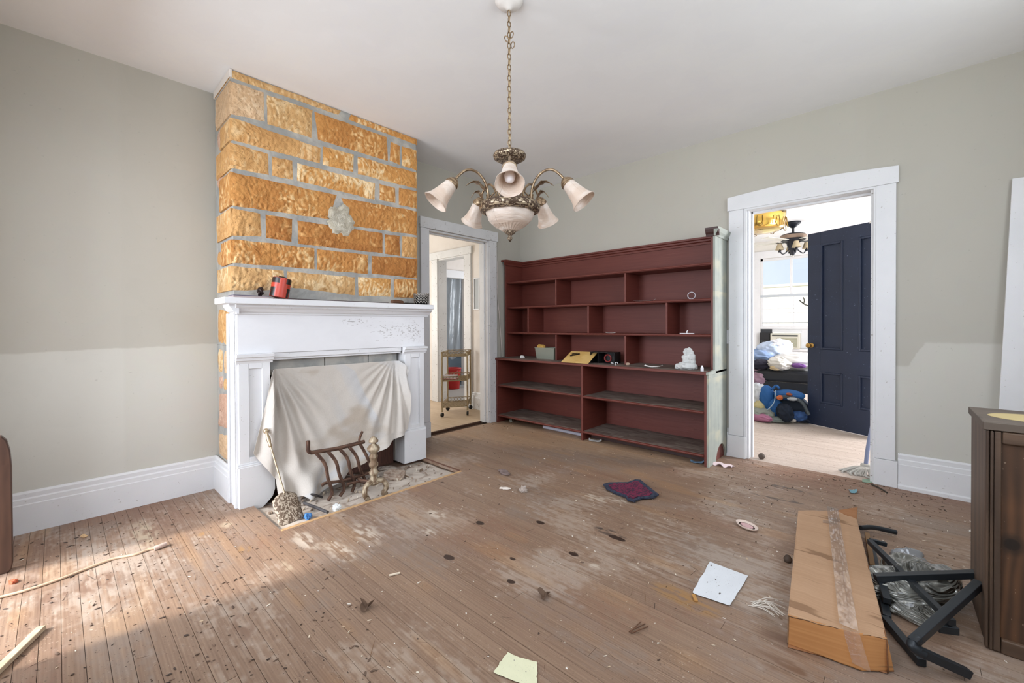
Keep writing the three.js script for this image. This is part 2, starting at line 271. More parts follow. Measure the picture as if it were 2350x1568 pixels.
const floorTex = tex(2048, 2048, (u, v) => {
  const x = u * FS + XA, z = v * FS, k = Math.floor(z / ROW); let b = null;
  for (const i of rowStart[k] ?? []) if (x >= boards[i][1] && x < boards[i][2]) b = boards[i];
  const tone = b ? b[3] : 0.5, s = b ? b[4] : 0, zz = z / ROW - k;
  // grain: fine lines along the board, cathedral figure on some boards
  const g1 = vn(x * 5 + s, z * 420 + s * 7, 3), g2 = vn(x * 14 + s * 3, z * 900, 4), fig = 0.5 + 0.5 * Math.sin((zz * 5 + 2.2 * vn(x * 1.6 + s, zz * 1.3 + s, 12)) * 6.283);
  let c = mix3(rgb(120, 95, 78), rgb(160, 134, 112), clamp(0.42 * g1 + 0.25 * g2 + 0.22 * fig + 0.28 * tone - 0.08));
  // worn-in tints: reddish old varnish, greyed bare wood, pale dust; broken up along the grain
  const w1 = fbm(x * 1.3 + 3.1, z * 2.2, 21, 4), w2 = fbm(x * 2.2, z * 3.4 + 5, 23, 4), br = vn(x * 9, z * 130, 25) * 0.5 + vn(x * 40, z * 60, 27) * 0.5;
  const edge = Math.max(sst(0.75, 0.1, x + (w2 - 0.5) * 0.5) * sst(3.2, 3.5, z), sst(0.55, 0.05, z + (w2 - 0.5) * 0.3) * sst(2.2, 2.9, x) * 0.6);
  c = mix3(c, rgb(134, 98, 78), clamp(sst(0.52, 0.72, w1 * 0.75 + br * 0.3) * 0.5 + edge * 0.6 * (0.5 + br)));
  c = mix3(c, rgb(140, 127, 118), clamp(sst(0.5, 0.7, w2 * 0.75 + br * 0.25)) * 0.5);
  const dust = sst(0.52, 0.72, fbm(x * 2.6 + 9, z * 3.2, 31, 5) * 0.7 + br * 0.34);
  c = mix3(c, rgb(188, 174, 160), dust * 0.5);
  const warm = vn(x * 3, z * 14, 35); c = mix3(c, rgb(176, 132, 88), sst(0.72, 0.95, warm) * 0.3 * (0.4 + br));
  // golden varnish before the bookcase, lightened further in colour to offset dim light
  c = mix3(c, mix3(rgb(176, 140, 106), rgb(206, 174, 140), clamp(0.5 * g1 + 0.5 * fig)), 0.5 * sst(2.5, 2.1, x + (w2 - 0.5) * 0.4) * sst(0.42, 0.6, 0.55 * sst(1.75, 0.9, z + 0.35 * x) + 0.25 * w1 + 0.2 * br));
  // specks of grit
  const gr = vn(x * 260, z * 260, 51); if (gr > 0.86) c = mix3(c, rgb(92, 74, 62), sst(0.86, 0.97, gr) * (0.35 + 0.5 * vn(x * 3, z * 3, 53)));
  const gw = vn(x * 230 + 40, z * 230, 57); if (gw > 0.93) c = mix3(c, rgb(226, 216, 200), 0.6 * vn(x * 4, z * 4, 59));
  for (const [sx, sz, a, bb, kind] of SPOTS) {
    const dx = (x - sx) / a, dz = (z - sz) / bb, d = dx * dx + dz * dz; if (d > 3) continue;
    const soft = kind === 0 ? sst(1.15, 0.75, d * (0.7 + 0.6 * vn(x * 60, z * 60, 61))) * 0.92 : sst(1.6, 0.1, d) * sst(0.35, 0.62, 0.5 * vn(x * 26, z * 60, 63) + 0.5 * br) * 0.8;
    c = mix3(c, SPOTC[kind], soft);
  }
  return c;
}, true, THREE.ClampToEdgeWrapping);
const floorBump = tex(1024, 1024, (u, v) => 0.6 * vn(u * FS * 6, v * FS * 300, 3) + 0.4 * vn(u * FS * 30, v * FS * 90, 8), false, THREE.ClampToEdgeWrapping);
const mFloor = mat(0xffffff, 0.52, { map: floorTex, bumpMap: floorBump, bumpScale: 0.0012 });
{
  const fl = struct('floor', null, null, 'worn bare narrow-board wood floor with dust and litter');
  part('subfloor', merge([bx(XA - 0.13, HEARTH.x0 - 0.02, -0.06, -0.022, 0, ZS, 0), bx(HEARTH.x0 - 0.02, HEARTH.x1 + 0.02, -0.06, -0.022, 0, HEARTH.z0, 0), bx(HEARTH.x0 - 0.02, HEARTH.x1 + 0.02, -0.06, -0.022, HEARTH.z1, ZS, 0), bx(HEARTH.x1 + 0.02, XE + 0.1, -0.06, -0.022, 0, ZS, 0)]), mat(0x5c4636, 0.95), fl);
  const q = rng(5);
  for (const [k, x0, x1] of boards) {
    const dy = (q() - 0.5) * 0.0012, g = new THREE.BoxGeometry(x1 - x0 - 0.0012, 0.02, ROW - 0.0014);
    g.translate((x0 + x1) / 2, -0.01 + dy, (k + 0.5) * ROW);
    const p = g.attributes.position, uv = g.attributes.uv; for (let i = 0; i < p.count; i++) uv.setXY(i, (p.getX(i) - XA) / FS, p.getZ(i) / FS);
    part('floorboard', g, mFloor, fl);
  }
  const pale = mat(0xffffff, 0.6, { map: woodTex(rgb(176, 138, 96), rgb(206, 170, 126), 91, 30) });
  part('hearth_border_board', bx(HEARTH.x1, HEARTH.x1 + 0.026, -0.02, 0.0015, HEARTH.z0 - 0.02, HEARTH.z1, 0.002, 0.5), pale, fl, 'pale yellow wood strip edging the hearth');
  part('hearth_border_board', bx(HEARTH.x0 + 0.02, HEARTH.x1 + 0.01, -0.02, 0.0012, HEARTH.z0 - 0.024, HEARTH.z0 - 0.001, 0.002, 0.5), mat(0x6e4a3a, 0.7), fl, 'dark stained strip at the end of the hearth');
}
{ // hearth: dusty concrete let into the floor
  const g = grid(60, 80, (u, v) => { const x = lerp(0.02, HEARTH.x1, u), z = lerp(HEARTH.z0, HEARTH.z1 + 0.0, v); return new THREE.Vector3(x, -0.026 + (fbm(x * 9, z * 9, 71, 4) - 0.5) * 0.022, z); });
  const t = tex(512, 512, (u, v) => { let c = mix3(rgb(186, 172, 158), rgb(206, 196, 184), fbm(u * 9, v * 9, 73, 5)); const d = fbm(u * 26, v * 30, 79, 4); if (d > 0.6) c = mix3(c, rgb(122, 100, 84), sst(0.6, 0.75, d) * 0.4); const b = fbm(u * 6 + 3, v * 8, 83, 5); if (u < 0.65 && b > 0.55) c = mix3(c, rgb(104, 84, 70), sst(0.55, 0.68, b)); return c; });
  struct('floor_hearth', thick(g, 0.03), mat(0xffffff, 0.95, { map: t, bumpMap: T_FINE, bumpScale: 0.003 }), 'dusty sunken concrete hearth in front of the fireplace');
}

// ------------------------------------------------------------------ bedroom beyond the right doorway
const WN = { x0: 1.36, x1: 2.22, y0: 0.66, y1: 2.42 };
const ZB2 = -5.6, mBedFloor = (() => {
  const t = tex(1024, 512, (u, v) => { const x = u * 4, z = v * 2.4, k = Math.floor(z / ROW), s = h2(k, 3, 1) * 50; let c = mix3(rgb(178, 160, 146), rgb(206, 192, 180), clamp(0.5 * vn(x * 4 + s, z * 420, 3) + 0.25 * vn(x * 20, z * 700, 4) + 0.3 * h2(k, 9, 2))); c = mix3(c, rgb(214, 204, 196), sst(0.45, 0.7, fbm(x * 2, z * 3, 33, 4)) * 0.5); const g = vn(x * 120, z * 160, 5); if (g > 0.9) c = mix3(c, rgb(120, 98, 82), 0.6); return c; });
  return mat(0xffffff, 0.6, { map: t, bumpMap: T_STREAK, bumpScale: 0.001 });
})();
{
  const fl = struct('floor', null, null, 'dusty pale wood board floor of the bedroom');
  const q = rng(9);
  for (let k = 1; k <= 40; k++) {
    let x = 1.0; const cut = 2.0 + q() * 2.2;
    for (const [a, b] of [[1.0, cut], [cut, 5.45]]) {
      const lo = k <= 2 ? Math.max(a, 2.545) : a, hi = k <= 2 ? Math.min(b, 3.335) : b; if (hi - lo < 0.05) continue;
      const g = new THREE.BoxGeometry(hi - lo - 0.0012, 0.02, ROW - 0.0014).translate((lo + hi) / 2, -0.01 + (q() - 0.5) * 0.001, -(k - 0.5) * ROW);
      const p = g.attributes.position, uv = g.attributes.uv; for (let i = 0; i < p.count; i++) uv.setXY(i, p.getX(i) / 4, -p.getZ(i) / 2.4);
      part('floorboard', g, mBedFloor, fl);
    }
  }
  part('floor_field', boxUV(new THREE.BoxGeometry(4.45, 0.02, -ZB2 - 40 * ROW).translate(3.225, -0.01, (ZB2 - 40 * ROW) / 2), 2), mBedFloor, fl);
  part('subfloor', bx(1.0, 5.45, -0.06, -0.022, ZB2, 0, 0), mat(0x3a2b22, 0.95), fl);
  struct('ceiling', bx(0.9, 5.55, H, H + 0.1, ZB2 - 0.1, -TH, 0), M.ceiling, 'white ceiling of the bedroom');
  struct('wall_bedroom_left', bx(0.87, 1.0, 0, H, ZB2, -TH, 0), M.bedroomWall, 'off-white left wall of the bedroom');
  const gx = extr([[0, 0], [5.6, 0], [5.6, H], [0, H]], TH, 0, [[[1.46, 0.58], [2.74, 0.58], [2.74, 2.22], [1.46, 2.22]]]); gx.rotateY(Math.PI / 2); gx.translate(5.45, 0, 0);
  struct('wall_bedroom_right', boxUV(gx), M.bedroomWall, 'off-white wall of the bedroom with a window out of view');
  const gn = extr([[0, 0], [4.45, 0], [4.45, H], [0, H]], TH, 0, [[[WN.x0 - 1.0, WN.y0], [WN.x1 - 1.0, WN.y0], [WN.x1 - 1.0, WN.y1], [WN.x0 - 1.0, WN.y1]], [[2.08, 0.62], [3.32, 0.62], [3.32, 2.18], [2.08, 2.18]]]); gn.translate(1.0, 0, ZB2 - TH);
  struct('wall_bedroom_far', boxUV(gn), M.bedroomWall, 'off-white far wall of the bedroom with a window');
}
// ------------------------------------------------------------------ hall beyond the left doorway, and the room past it
{
  const m = M.cream, ft = mat(0xffffff, 0.5, { map: tex(512, 512, (u, v) => { const k = Math.floor(v * 8), s = h2(k, 1, 4) * 40; return mix3(rgb(176, 150, 120), rgb(204, 182, 154), clamp(0.6 * vn(u * 6 + s, v * 160, 4) + 0.3 * h2(k, 2, 2))); }) });
  struct('floor', bx(-3.2, XA - 0.12, -0.02, -0.001, 0.1 - TH, 2.9, 0), ft, 'honey-coloured wood floor of the hall');
  struct('floor', bx(-2.6, XA - 0.12, -0.02, -0.0012, -2.2, 0.1 - TH, 0), mat(rgbHex(150, 146, 140), 0.7), 'grey floor of the passage past the hall');
  struct('floor', bx(-4.6, -2.6, -0.02, -0.0014, -2.6, 0.1, 0), mat(rgbHex(132, 140, 146), 0.6), 'grey-blue floor behind the plastic sheet');
  struct('trim_threshold', bx(XA - 0.14, XA - 0.115, -0.02, 0.004, 0.555, 1.38, 0.002), mat(0x4a3020, 0.8), 'dark gap strip under the hall doorway');
  const c = notchedWall(3.15, [[0.2 + 1.45, 0.2 + 2.05, 2.10]]); c.translate(-3.2, 0, 0.1 - TH); struct('wall_hall_right', boxUV(c), m, 'cream wall of the hall with a second doorway');
  struct('wall_hall_left', boxUV(notchedWall(3.15, []).translate(-3.2, 0, 2.77)), m, 'cream wall of the hall out of view');
  struct('wall_hall_far', boxUV((() => { const g = extr([[-2.9, 0], [0.03, 0], [0.03, H], [-2.9, H]], TH, 0, [[[-2.12, 0.68], [-1.08, 0.68], [-1.08, 2.12], [-2.12, 2.12]]]); g.rotateY(Math.PI / 2); g.translate(-3.33, 0, 0); return g; })()), m, 'cream end wall of the hall');
  const t = extr([[0, 0], [0.6, 0], [0.6, 2.0], [1.14, 2.0], [1.14, 0], [2.5, 0], [2.5, H], [0, H]], 0.1); t.rotateY(Math.PI / 2); t.translate(-2.7, 0, -0.03 - 0.13); struct('wall_passage_far', boxUV(t), m, 'cream wall with the doorway hung with plastic');
  struct('wall_passage_right', bx(-0.3, -0.17, 0, H, -2.4, -0.03, 0), m, 'cream side wall of the passage');
  struct('wall_passage_end', boxUV(extr([[-2.7, 0], [-0.17, 0], [-0.17, H], [-2.7, H]], 0.1, 0, [[[-1.82, 0.88], [-0.98, 0.88], [-0.98, 2.12], [-1.82, 2.12]]]).translate(0, 0, -2.5)), m, 'cream end wall of the passage');
  struct('ceiling', bx(-4.7, XA - TH, H, H + 0.1, -2.7, 2.9, 0), M.ceiling, 'white ceiling of the hall and passage');
  const mb = mat(rgbHex(176, 188, 198), 0.6);
  struct('wall_bath_far', boxUV((() => { const g = notchedWall(2.7, [], [[0.8, 1.5, 0.95, 2.05]]); g.rotateY(Math.PI / 2); g.translate(-4.63, 0, 0.0); return g; })()), mb, 'blue-grey wall with a window behind the plastic sheet');
  struct('wall_bath_side', bx(-4.6, -2.7, 0, H, -2.72, -2.6, 0), mb, 'blue-grey side wall behind the plastic sheet');
  struct('wall_bath_side', bx(-4.6, -3.33, 0, H, -0.03, 0.1, 0), mb, 'blue-grey side wall behind the plastic sheet, hall side');
}
// ------------------------------------------------------------------ trim: baseboards, door casings
const BASE = [[0, 0], [0.022, 0], [0.022, 0.155], [0.019, 0.16], [0.019, 0.185], [0.012, 0.192], [0.014, 0.215], [0.006, 0.226], [0, 0.226]];
const BASEB = [[0, 0], [0.034, 0], [0.034, 0.022], [0.024, 0.03], [0.022, 0.165], [0.019, 0.168], [0.018, 0.196], [0.011, 0.202], [0.012, 0.228], [0.005, 0.238], [0, 0.238]];
struct('baseboard_left', profileAlong(BASE, [XA, 0, 3.19], [XA, 0, ZS], [1, 0, 0]), M.trim, 'tall white moulded baseboard under the grey left wall');
struct('baseboard_chimney', profileAlong(BASE, [XA, 0, 3.19], [0.345, 0, 3.19], [0, 0, 1]), M.trim, 'short white baseboard along the side of the chimney breast');
struct('baseboard_right', profileAlong(BASEB, [3.475, 0, 0], [XE, 0, 0], [0, 0, 1]), M.trim, 'tall white moulded baseboard right of the bedroom doorway');
struct('baseboard_bookcase', profileAlong(BASEB, [2.385, 0, 0], [2.40, 0, 0], [0, 0, 1]), M.trim, 'scrap of white baseboard between bookcase and door casing');
struct('baseboard_alcove', profileAlong(BASE, [XA, 0, 1.50], [XA, 0, 1.79], [1, 0, 0]), M.trim, 'white baseboard between chimney breast and hall doorway');
struct('baseboard_hall', profileAlong(BASE, [-0.8, 0, 0.1], [-0.15, 0, 0.1], [0, 0, 1]), M.trimChipped, 'white baseboard in the hall beside the second doorway');

{ // bedroom doorway
  const t = struct('trim_1', null, null, 'white door casing and jambs of the bedroom doorway with a slightly arched head board');
  part('casing', bx(2.40, 2.515, 0.185, 2.092, 0, 0.026), M.trim, t);
  part('plinth_block', bx(2.395, 2.53, 0, 0.183, 0, 0.032), M.trim, t);
  part('casing', bx(3.355, 3.462, 0.185, 2.092, 0, 0.026), M.trim, t);
  part('plinth_block', bx(3.348, 3.474, 0, 0.183, 0, 0.032), M.trim, t);
  const top = [], N = 14; for (let i = 0; i <= N; i++) { const u = i / N; top.push([lerp(3.474, 2.392, u), 2.205 + 0.026 * Math.sin(Math.PI * u) ]); }
  part('head_board', boxUV(extr([[2.392, 2.092], [3.474, 2.092], ...top], 0.032)), M.trim, t);
  part('edge_bead', bx(2.515, 2.538, 0, 2.09, -0.004, 0.022, 0.004), M.trim, t); part('edge_bead', bx(3.342, 3.358, 0, 2.09, -0.004, 0.022, 0.004), M.trim, t); part('edge_bead', bx(2.515, 3.358, 2.076, 2.094, -0.004, 0.023, 0.004), M.trim, t);
  part('jamb', bx(2.535, 2.552, 0, 2.09, -0.15, 0.004), M.trim, t); part('jamb', bx(3.328, 3.345, 0, 2.09, -0.15, 0.004), M.trimChipped, t); part('head_jamb', bx(2.54, 3.34, 2.074, 2.092, -0.15, 0.004), M.trim, t);
  part('door_stop', bx(2.552, 2.566, 0, 2.075, -0.10, -0.062, 0.002), M.trim, t); part('door_stop', bx(2.55, 3.33, 2.058, 2.075, -0.10, -0.062, 0.002), M.trim, t);
  part('casing', bx(2.41, 2.54, 0, 2.19, -0.158, -0.13), M.trim, t); part('casing', bx(3.34, 3.47, 0, 2.19, -0.158, -0.13), M.trim, t);
}
{ // hall doorway
  const t = struct('trim_2', null, null, 'chipped white door casing and jambs of the hall doorway');
  const X0 = XA, X1 = XA + 0.026;
  part('casing', bx(X0, X1, 0, 2.103, 0.432, 0.548), M.trimChipped, t); part('casing', bx(X0, X1, 0.16, 2.103, 1.387, 1.487), M.trim, t); part('plinth_block', bx(X0, X1 + 0.004, 0, 0.158, 1.382, 1.494), M.trim, t);
  part('head_board', bx(X0, X1 + 0.005, 2.104, 2.212, 0.412, 1.497), M.trimChipped, t);
  part('jamb', bx(-0.155, X0 + 0.004, 0, 2.10, 0.545, 0.562), M.trimChipped, t); part('jamb', bx(-0.155, X0 + 0.004, 0, 2.10, 1.373, 1.39), M.trimChipped, t);
  part('head_jamb', bx(-0.155, X0 + 0.004, 2.084, 2.103, 0.55, 1.385), M.trimChipped, t);
  part('door_stop', bx(-0.105, -0.065, 2.07, 2.085, 0.56, 1.375, 0.002), M.trimChipped, t); part('door_stop', bx(-0.105, -0.065, 0, 2.085, 0.561, 0.574, 0.002), M.trimChipped, t);
  const hg = part('hinge_plate', bx(-0.06, -0.03, 0.62, 0.72, 1.368, 1.374, 0.001), mat(0xb9b9b9, 0.5), t); part('knuckle', new THREE.CylinderGeometry(0.006, 0.006, 0.1, 10).translate(-0.028, 0.67, 1.37), mat(0xb0b0b0, 0.5), hg);
}
{ // second doorway in the hall
  const t = struct('trim_3', null, null, 'chipped white casing of the second doorway seen in the hall');
  part('casing', bx(-0.95, -0.81, 0, 2.10, 0.1, 0.124), M.trimChipped, t); part('casing', bx(-1.69, -1.55, 0, 2.10, 0.1, 0.124), M.trimChipped, t); part('head_board', bx(-1.76, -0.79, 2.10, 2.205, 0.1, 0.13), M.trimChipped, t);
  part('jamb', bx(-0.955, -0.94, 0, 2.1, -0.05, 0.105), M.trimChipped, t); part('jamb', bx(-1.56, -1.545, 0, 2.1, -0.05, 0.105), M.trimChipped, t); part('head_jamb', bx(-1.55, -0.945, 2.085, 2.102, -0.05, 0.105), M.trimChipped, t);
}
{ // third doorway with plastic
  const t = struct('trim_4', null, null, 'white casing of the far doorway past the hall');
  part('casing', bx(-2.6, -2.575, 0, 2.0, -0.76, -0.66), M.trim, t); part('casing', bx(-2.6, -2.575, 0, 2.0, -1.42, -1.3), M.trim, t); part('head_board', bx(-2.6, -2.57, 2.0, 2.14, -1.44, -0.64), M.trim, t);
}

// ------------------------------------------------------------------ stone chimney breast
const CX = 0.40, CZ0 = 1.80, CZ1 = 3.17;
function stoneTex(seed, dark, light, pale, lo) {
  return tex(512, 512, (u, v) => {
    const big = fbm(u * 3, v * 3, seed, 4), tool = vn(u * 44 + 5 * fbm(u * 6, v * 6, seed + 2, 2), v * 26 + 4 * fbm(u * 7, v * 7, seed + 3, 2), seed + 4), fine = vn(u * 90, v * 90, seed + 6);
    let c = mix3(dark, light, clamp(0.65 * big + 0.35 * tool - 0.08 + 0.1 * fine));
    c = mix3(c, pale, 0.85 * sst(lo - 0.1, lo + 0.22, 0.66 * fbm(u * 3.3 + 3, v * 3.3, seed + 9, 5) + 0.34 * tool));
    if (fine > 0.9) c = mix3(c, rgb(112, 72, 38), 0.5);
    return c;
  });
}
const stoneBump = tex(512, 512, (u, v) => 0.62 * vn(u * 30 + 4 * fbm(u * 5, v * 5, 7, 2), v * 24 + 3 * fbm(u * 5, v * 5, 8, 2), 5) + 0.38 * fbm(u * 40, v * 40, 6, 3), false);
const stoneMats = [
  [rgb(184, 132, 76), rgb(216, 172, 114), rgb(228, 196, 150), 0.6], [rgb(168, 108, 50), rgb(208, 154, 88), rgb(236, 206, 156), 0.62], [rgb(188, 128, 64), rgb(214, 166, 100), rgb(242, 220, 180), 0.5],
  [rgb(196, 160, 122), rgb(218, 188, 152), rgb(228, 202, 168), 0.6], [rgb(156, 96, 42), rgb(192, 136, 72), rgb(220, 176, 118), 0.64], [rgb(182, 138, 86), rgb(214, 174, 120), rgb(232, 204, 160), 0.55], [rgb(184, 144, 122), rgb(210, 176, 152), rgb(220, 192, 170), 0.6],
].map((a, i) => mat(0xffffff, 0.85, { map: stoneTex(100 + i * 13, ...a), bumpMap: stoneBump, bumpScale: 0.014 }));
function stone(corners, plane, val, depth, seed, out = 0.012) {       // corners TL, TR, BR, BL as places on the face; a rough block reaching 'depth' into the wall
  const [a, b, c, d] = corners, n = plane === 'x' ? new THREE.Vector3(1, 0, 0) : new THREE.Vector3(0, 0, 1);
  const w = a.distanceTo(b), h = a.distanceTo(d), su = Math.max(4, Math.round(w / 0.028)), sv = Math.max(4, Math.round(h / 0.028));
  const g = new THREE.BoxGeometry(1, 1, 1, su, sv, 3), p = g.attributes.position, uvs = g.attributes.uv, q = new THREE.Vector3();
  for (let i = 0; i < p.count; i++) {
    let u = p.getX(i) + 0.5, v = 0.5 - p.getY(i), s = p.getZ(i) + 0.5;
    const eu = Math.min(u, 1 - u) * w, ev = Math.min(v, 1 - v) * h, ed = Math.min(eu, ev);
    // ragged outline
    const k = 0.007, wu = (vn(v * h * 22 + seed, seed * 1.7, 3) - 0.5) * k / w, wv = (vn(u * w * 22 + seed, seed * 2.3, 4) - 0.5) * k / h;
    const uu = u + wu * (Math.abs(u - 0.5) * 2), vv = v + wv * (Math.abs(v - 0.5) * 2);
    q.copy(a).multiplyScalar((1 - uu) * (1 - vv)).addScaledVector(b, uu * (1 - vv)).addScaledVector(c, uu * vv).addScaledVector(d, (1 - uu) * vv);
    const face = s > 0.99 ? 1 : 0, dist = face ? out * sst(-0.004, 0.018, ed) + (fbm(u * w * 16 + seed, v * h * 16, 5, 3) - 0.5) * 0.02 * sst(0, 0.02, ed) - 0.003 : -depth * (1 - s);
    q.addScaledVector(n, dist); p.setXYZ(i, q.x, q.y, q.z);
    if (plane === 'x') uvs.setXY(i, (Math.abs(p.getZ(i)) + (1 - s) * depth) / 0.55 + seed * 0.37, q.y / 0.55 + seed * 0.19); else uvs.setXY(i, q.x / 0.55 + seed * 0.37, q.y / 0.55);
  }
  g.computeVertexNormals(); return g;
}
{
  const ch = thing('stone_chimney_breast', 'tall chimney breast of rough golden sandstone blocks with grey mortar above the white mantel', 'chimney', [0, 0, 0]);
  const mortar = mat(0xffffff, 0.95, { map: mottled(rgb(150, 150, 146), rgb(176, 172, 164), 10, 0.35, 0.7, 201), bumpMap: T_FINE, bumpScale: 0.006 });
  const z0 = CZ0 + 0.006, z1 = CZ1 + 0.012;
  part('mortar_core', merge([bx(XA + 0.002, CX - 0.002, 1.0, H - 0.001, z0, z1, 0.004), bx(XA + 0.002, CX - 0.002, 0, 1.0, 2.995, z1, 0.002), bx(XA + 0.002, CX - 0.002, 0, 1.0, z0, 2.03, 0.002), bx(XA + 0.002, 0.05, 0, 1.0, 2.03, 2.995, 0.002), bx(0.30, CX - 0.004, 0.92, 1.0, 2.03, 2.995, 0.002)]), mortar, ch);
  // the plaster lip left on the ceiling corner
  part('plaster_lip', bx(XA + 0.03, CX + 0.01, H - 0.055, H - 0.002, z1 - 0.002, z1 + 0.014, 0.004), mat(0xdcd4cc, 0.9), ch, 'torn strip of white plaster along the ceiling');
  part('lintel_block', bx(0.31, CX + 0.03, 0.80, 0.93, 2.03, 2.28, 0.004), mortar, ch); part('lintel_block', bx(0.31, CX + 0.03, 0.80, 0.93, 2.285, 2.62, 0.004), mortar, ch); part('lintel_block', bx(0.31, CX + 0.03, 0.80, 0.93, 2.625, 2.99, 0.004), mortar, ch);
  const S = 2.613, F = (x, y) => onX(460 + x / S, 120 + y / S, CX);
  // stones as seen on the front: four corners, material, how far the corner stones turn round the side (0..1)
  const L = [
    [205, 112, 845, 338, 828, 375, 208, 160, 5, .9], [900, 358, 1300, 522, 1300, 556, 888, 404, 2],
    [205, 180, 378, 240, 385, 415, 208, 378, 3, .87], [398, 255, 672, 345, 668, 512, 405, 430, 5], [685, 355, 1118, 508, 1125, 652, 705, 522, 1], [1140, 537, 1195, 560, 1195, 675, 1135, 650, 1], [1210, 563, 1300, 590, 1298, 708, 1210, 678, 2],
    [210, 396, 720, 575, 718, 668, 212, 532, 0, .6], [735, 565, 920, 615, 918, 720, 735, 675, 2], [945, 625, 1300, 722, 1298, 817, 945, 730, 2],
    [212, 550, 408, 610, 410, 735, 212, 702, 0, .85], [428, 625, 550, 650, 556, 765, 432, 740, 0], [582, 665, 1048, 785, 1045, 885, 580, 770, 2], [1075, 790, 1168, 815, 1170, 905, 1075, 885, 1], [1190, 812, 1300, 834, 1299, 938, 1190, 915, 1],
    [212, 723, 818, 858, 772, 1003, 214, 922, 1, .66], [845, 872, 1300, 954, 1299, 1097, 905, 1040, 1],
    [214, 940, 360, 968, 365, 1105, 214, 1104, 0, .86], [392, 975, 552, 998, 548, 1135, 395, 1115, 4], [583, 1010, 1092, 1085, 1092, 1205, 585, 1150, 4], [1108, 1092, 1196, 1102, 1196, 1222, 1108, 1208, 4], [1210, 1102, 1300, 1112, 1299, 1237, 1210, 1222, 0],
    [214, 1124, 685, 1175, 685, 1300, 216, 1266, 1, .58], [700, 1180, 1010, 1215, 1005, 1330, 702, 1305, 1], [1026, 1222, 1300, 1240, 1300, 1357, 1026, 1328, 4],
    [216, 1285, 500, 1310, 505, 1425, 218, 1430, 5, .86], [520, 1315, 928, 1350, 925, 1458, 520, 1408, 5], [945, 1348, 1142, 1360, 1140, 1466, 948, 1460, 2], [1160, 1360, 1300, 1365, 1300, 1476, 1160, 1470, 1],
  ];
  L.forEach(([a, b, c, d, e, f, g2, h, m, wrap], i) => {
    const k = [F(a, b), F(c, d), F(e, f), F(g2, h)];
    if (wrap) { k[0].z = k[3].z = z1 + 0.011; }
    k.forEach((p) => { p.z = Math.max(p.z, CZ0); p.y = Math.min(p.y, H - 0.004); });
    part('stone', stone(k, 'x', CX, wrap ? CX * wrap : 0.06, i + 1), stoneMats[m], ch);
  });
  // small stones in the side joints and below the mantel on the side
  const Q = (x, y) => onZ(x, y, z1);
  [[500, 575, 513, 577, 513, 612, 501, 608, 0], [500, 398, 513, 390, 513, 430, 501, 434, 6], [500, 300, 511, 292, 511, 345, 500, 350, 6], [501, 707, 526, 712, 526, 795, 502, 788, 0], [501, 800, 512, 802, 512, 858, 502, 855, 5], [514, 802, 526, 804, 526, 862, 515, 860, 3], [502, 862, 512, 863, 512, 893, 503, 892, 6], [514, 866, 526, 868, 526, 898, 515, 897, 5], [502, 900, 526, 903, 526, 988, 503, 980, 6], [502, 992, 526, 1000, 526, 1062, 503, 1046, 3]]
    .forEach(([a, b, c, d, e, f, g2, h, m], i) => part('stone', stone([Q(a, b), Q(c, d), Q(e, f), Q(g2, h)], 'z', z1, 0.05, 60 + i, 0.01), stoneMats[m], ch));
  // cement patch over the old flue hole
  const pc = F(842, 1012), pg = grid(48, 16, (u, v) => { const a = u * Math.PI * 2, r = (0.07 + 0.035 * vn(Math.cos(a) * 2.2 + 5, Math.sin(a) * 2.2 + 5, 4) + 0.035 * vn(Math.cos(a) * 6 + 5, Math.sin(a) * 6, 7)) * v; const z = pc.z - Math.cos(a) * r * 1.0, y = pc.y - Math.sin(a) * r * 1.15; return new THREE.Vector3(CX + 0.018 * sst(1.0, 0.7, v) + 0.003 + (fbm(z * 18, y * 18, 3, 3) - 0.5) * 0.022 * sst(1, 0.6, v), y, z); });
  part('mortar_patch', pg, mat(0xffffff, 0.95, { map: mottled(rgb(176, 168, 150), rgb(204, 198, 182), 8, 0.35, 0.7, 209), bumpMap: T_FINE, bumpScale: 0.006 }), ch, 'rough grey cement patch over the old flue hole');
}

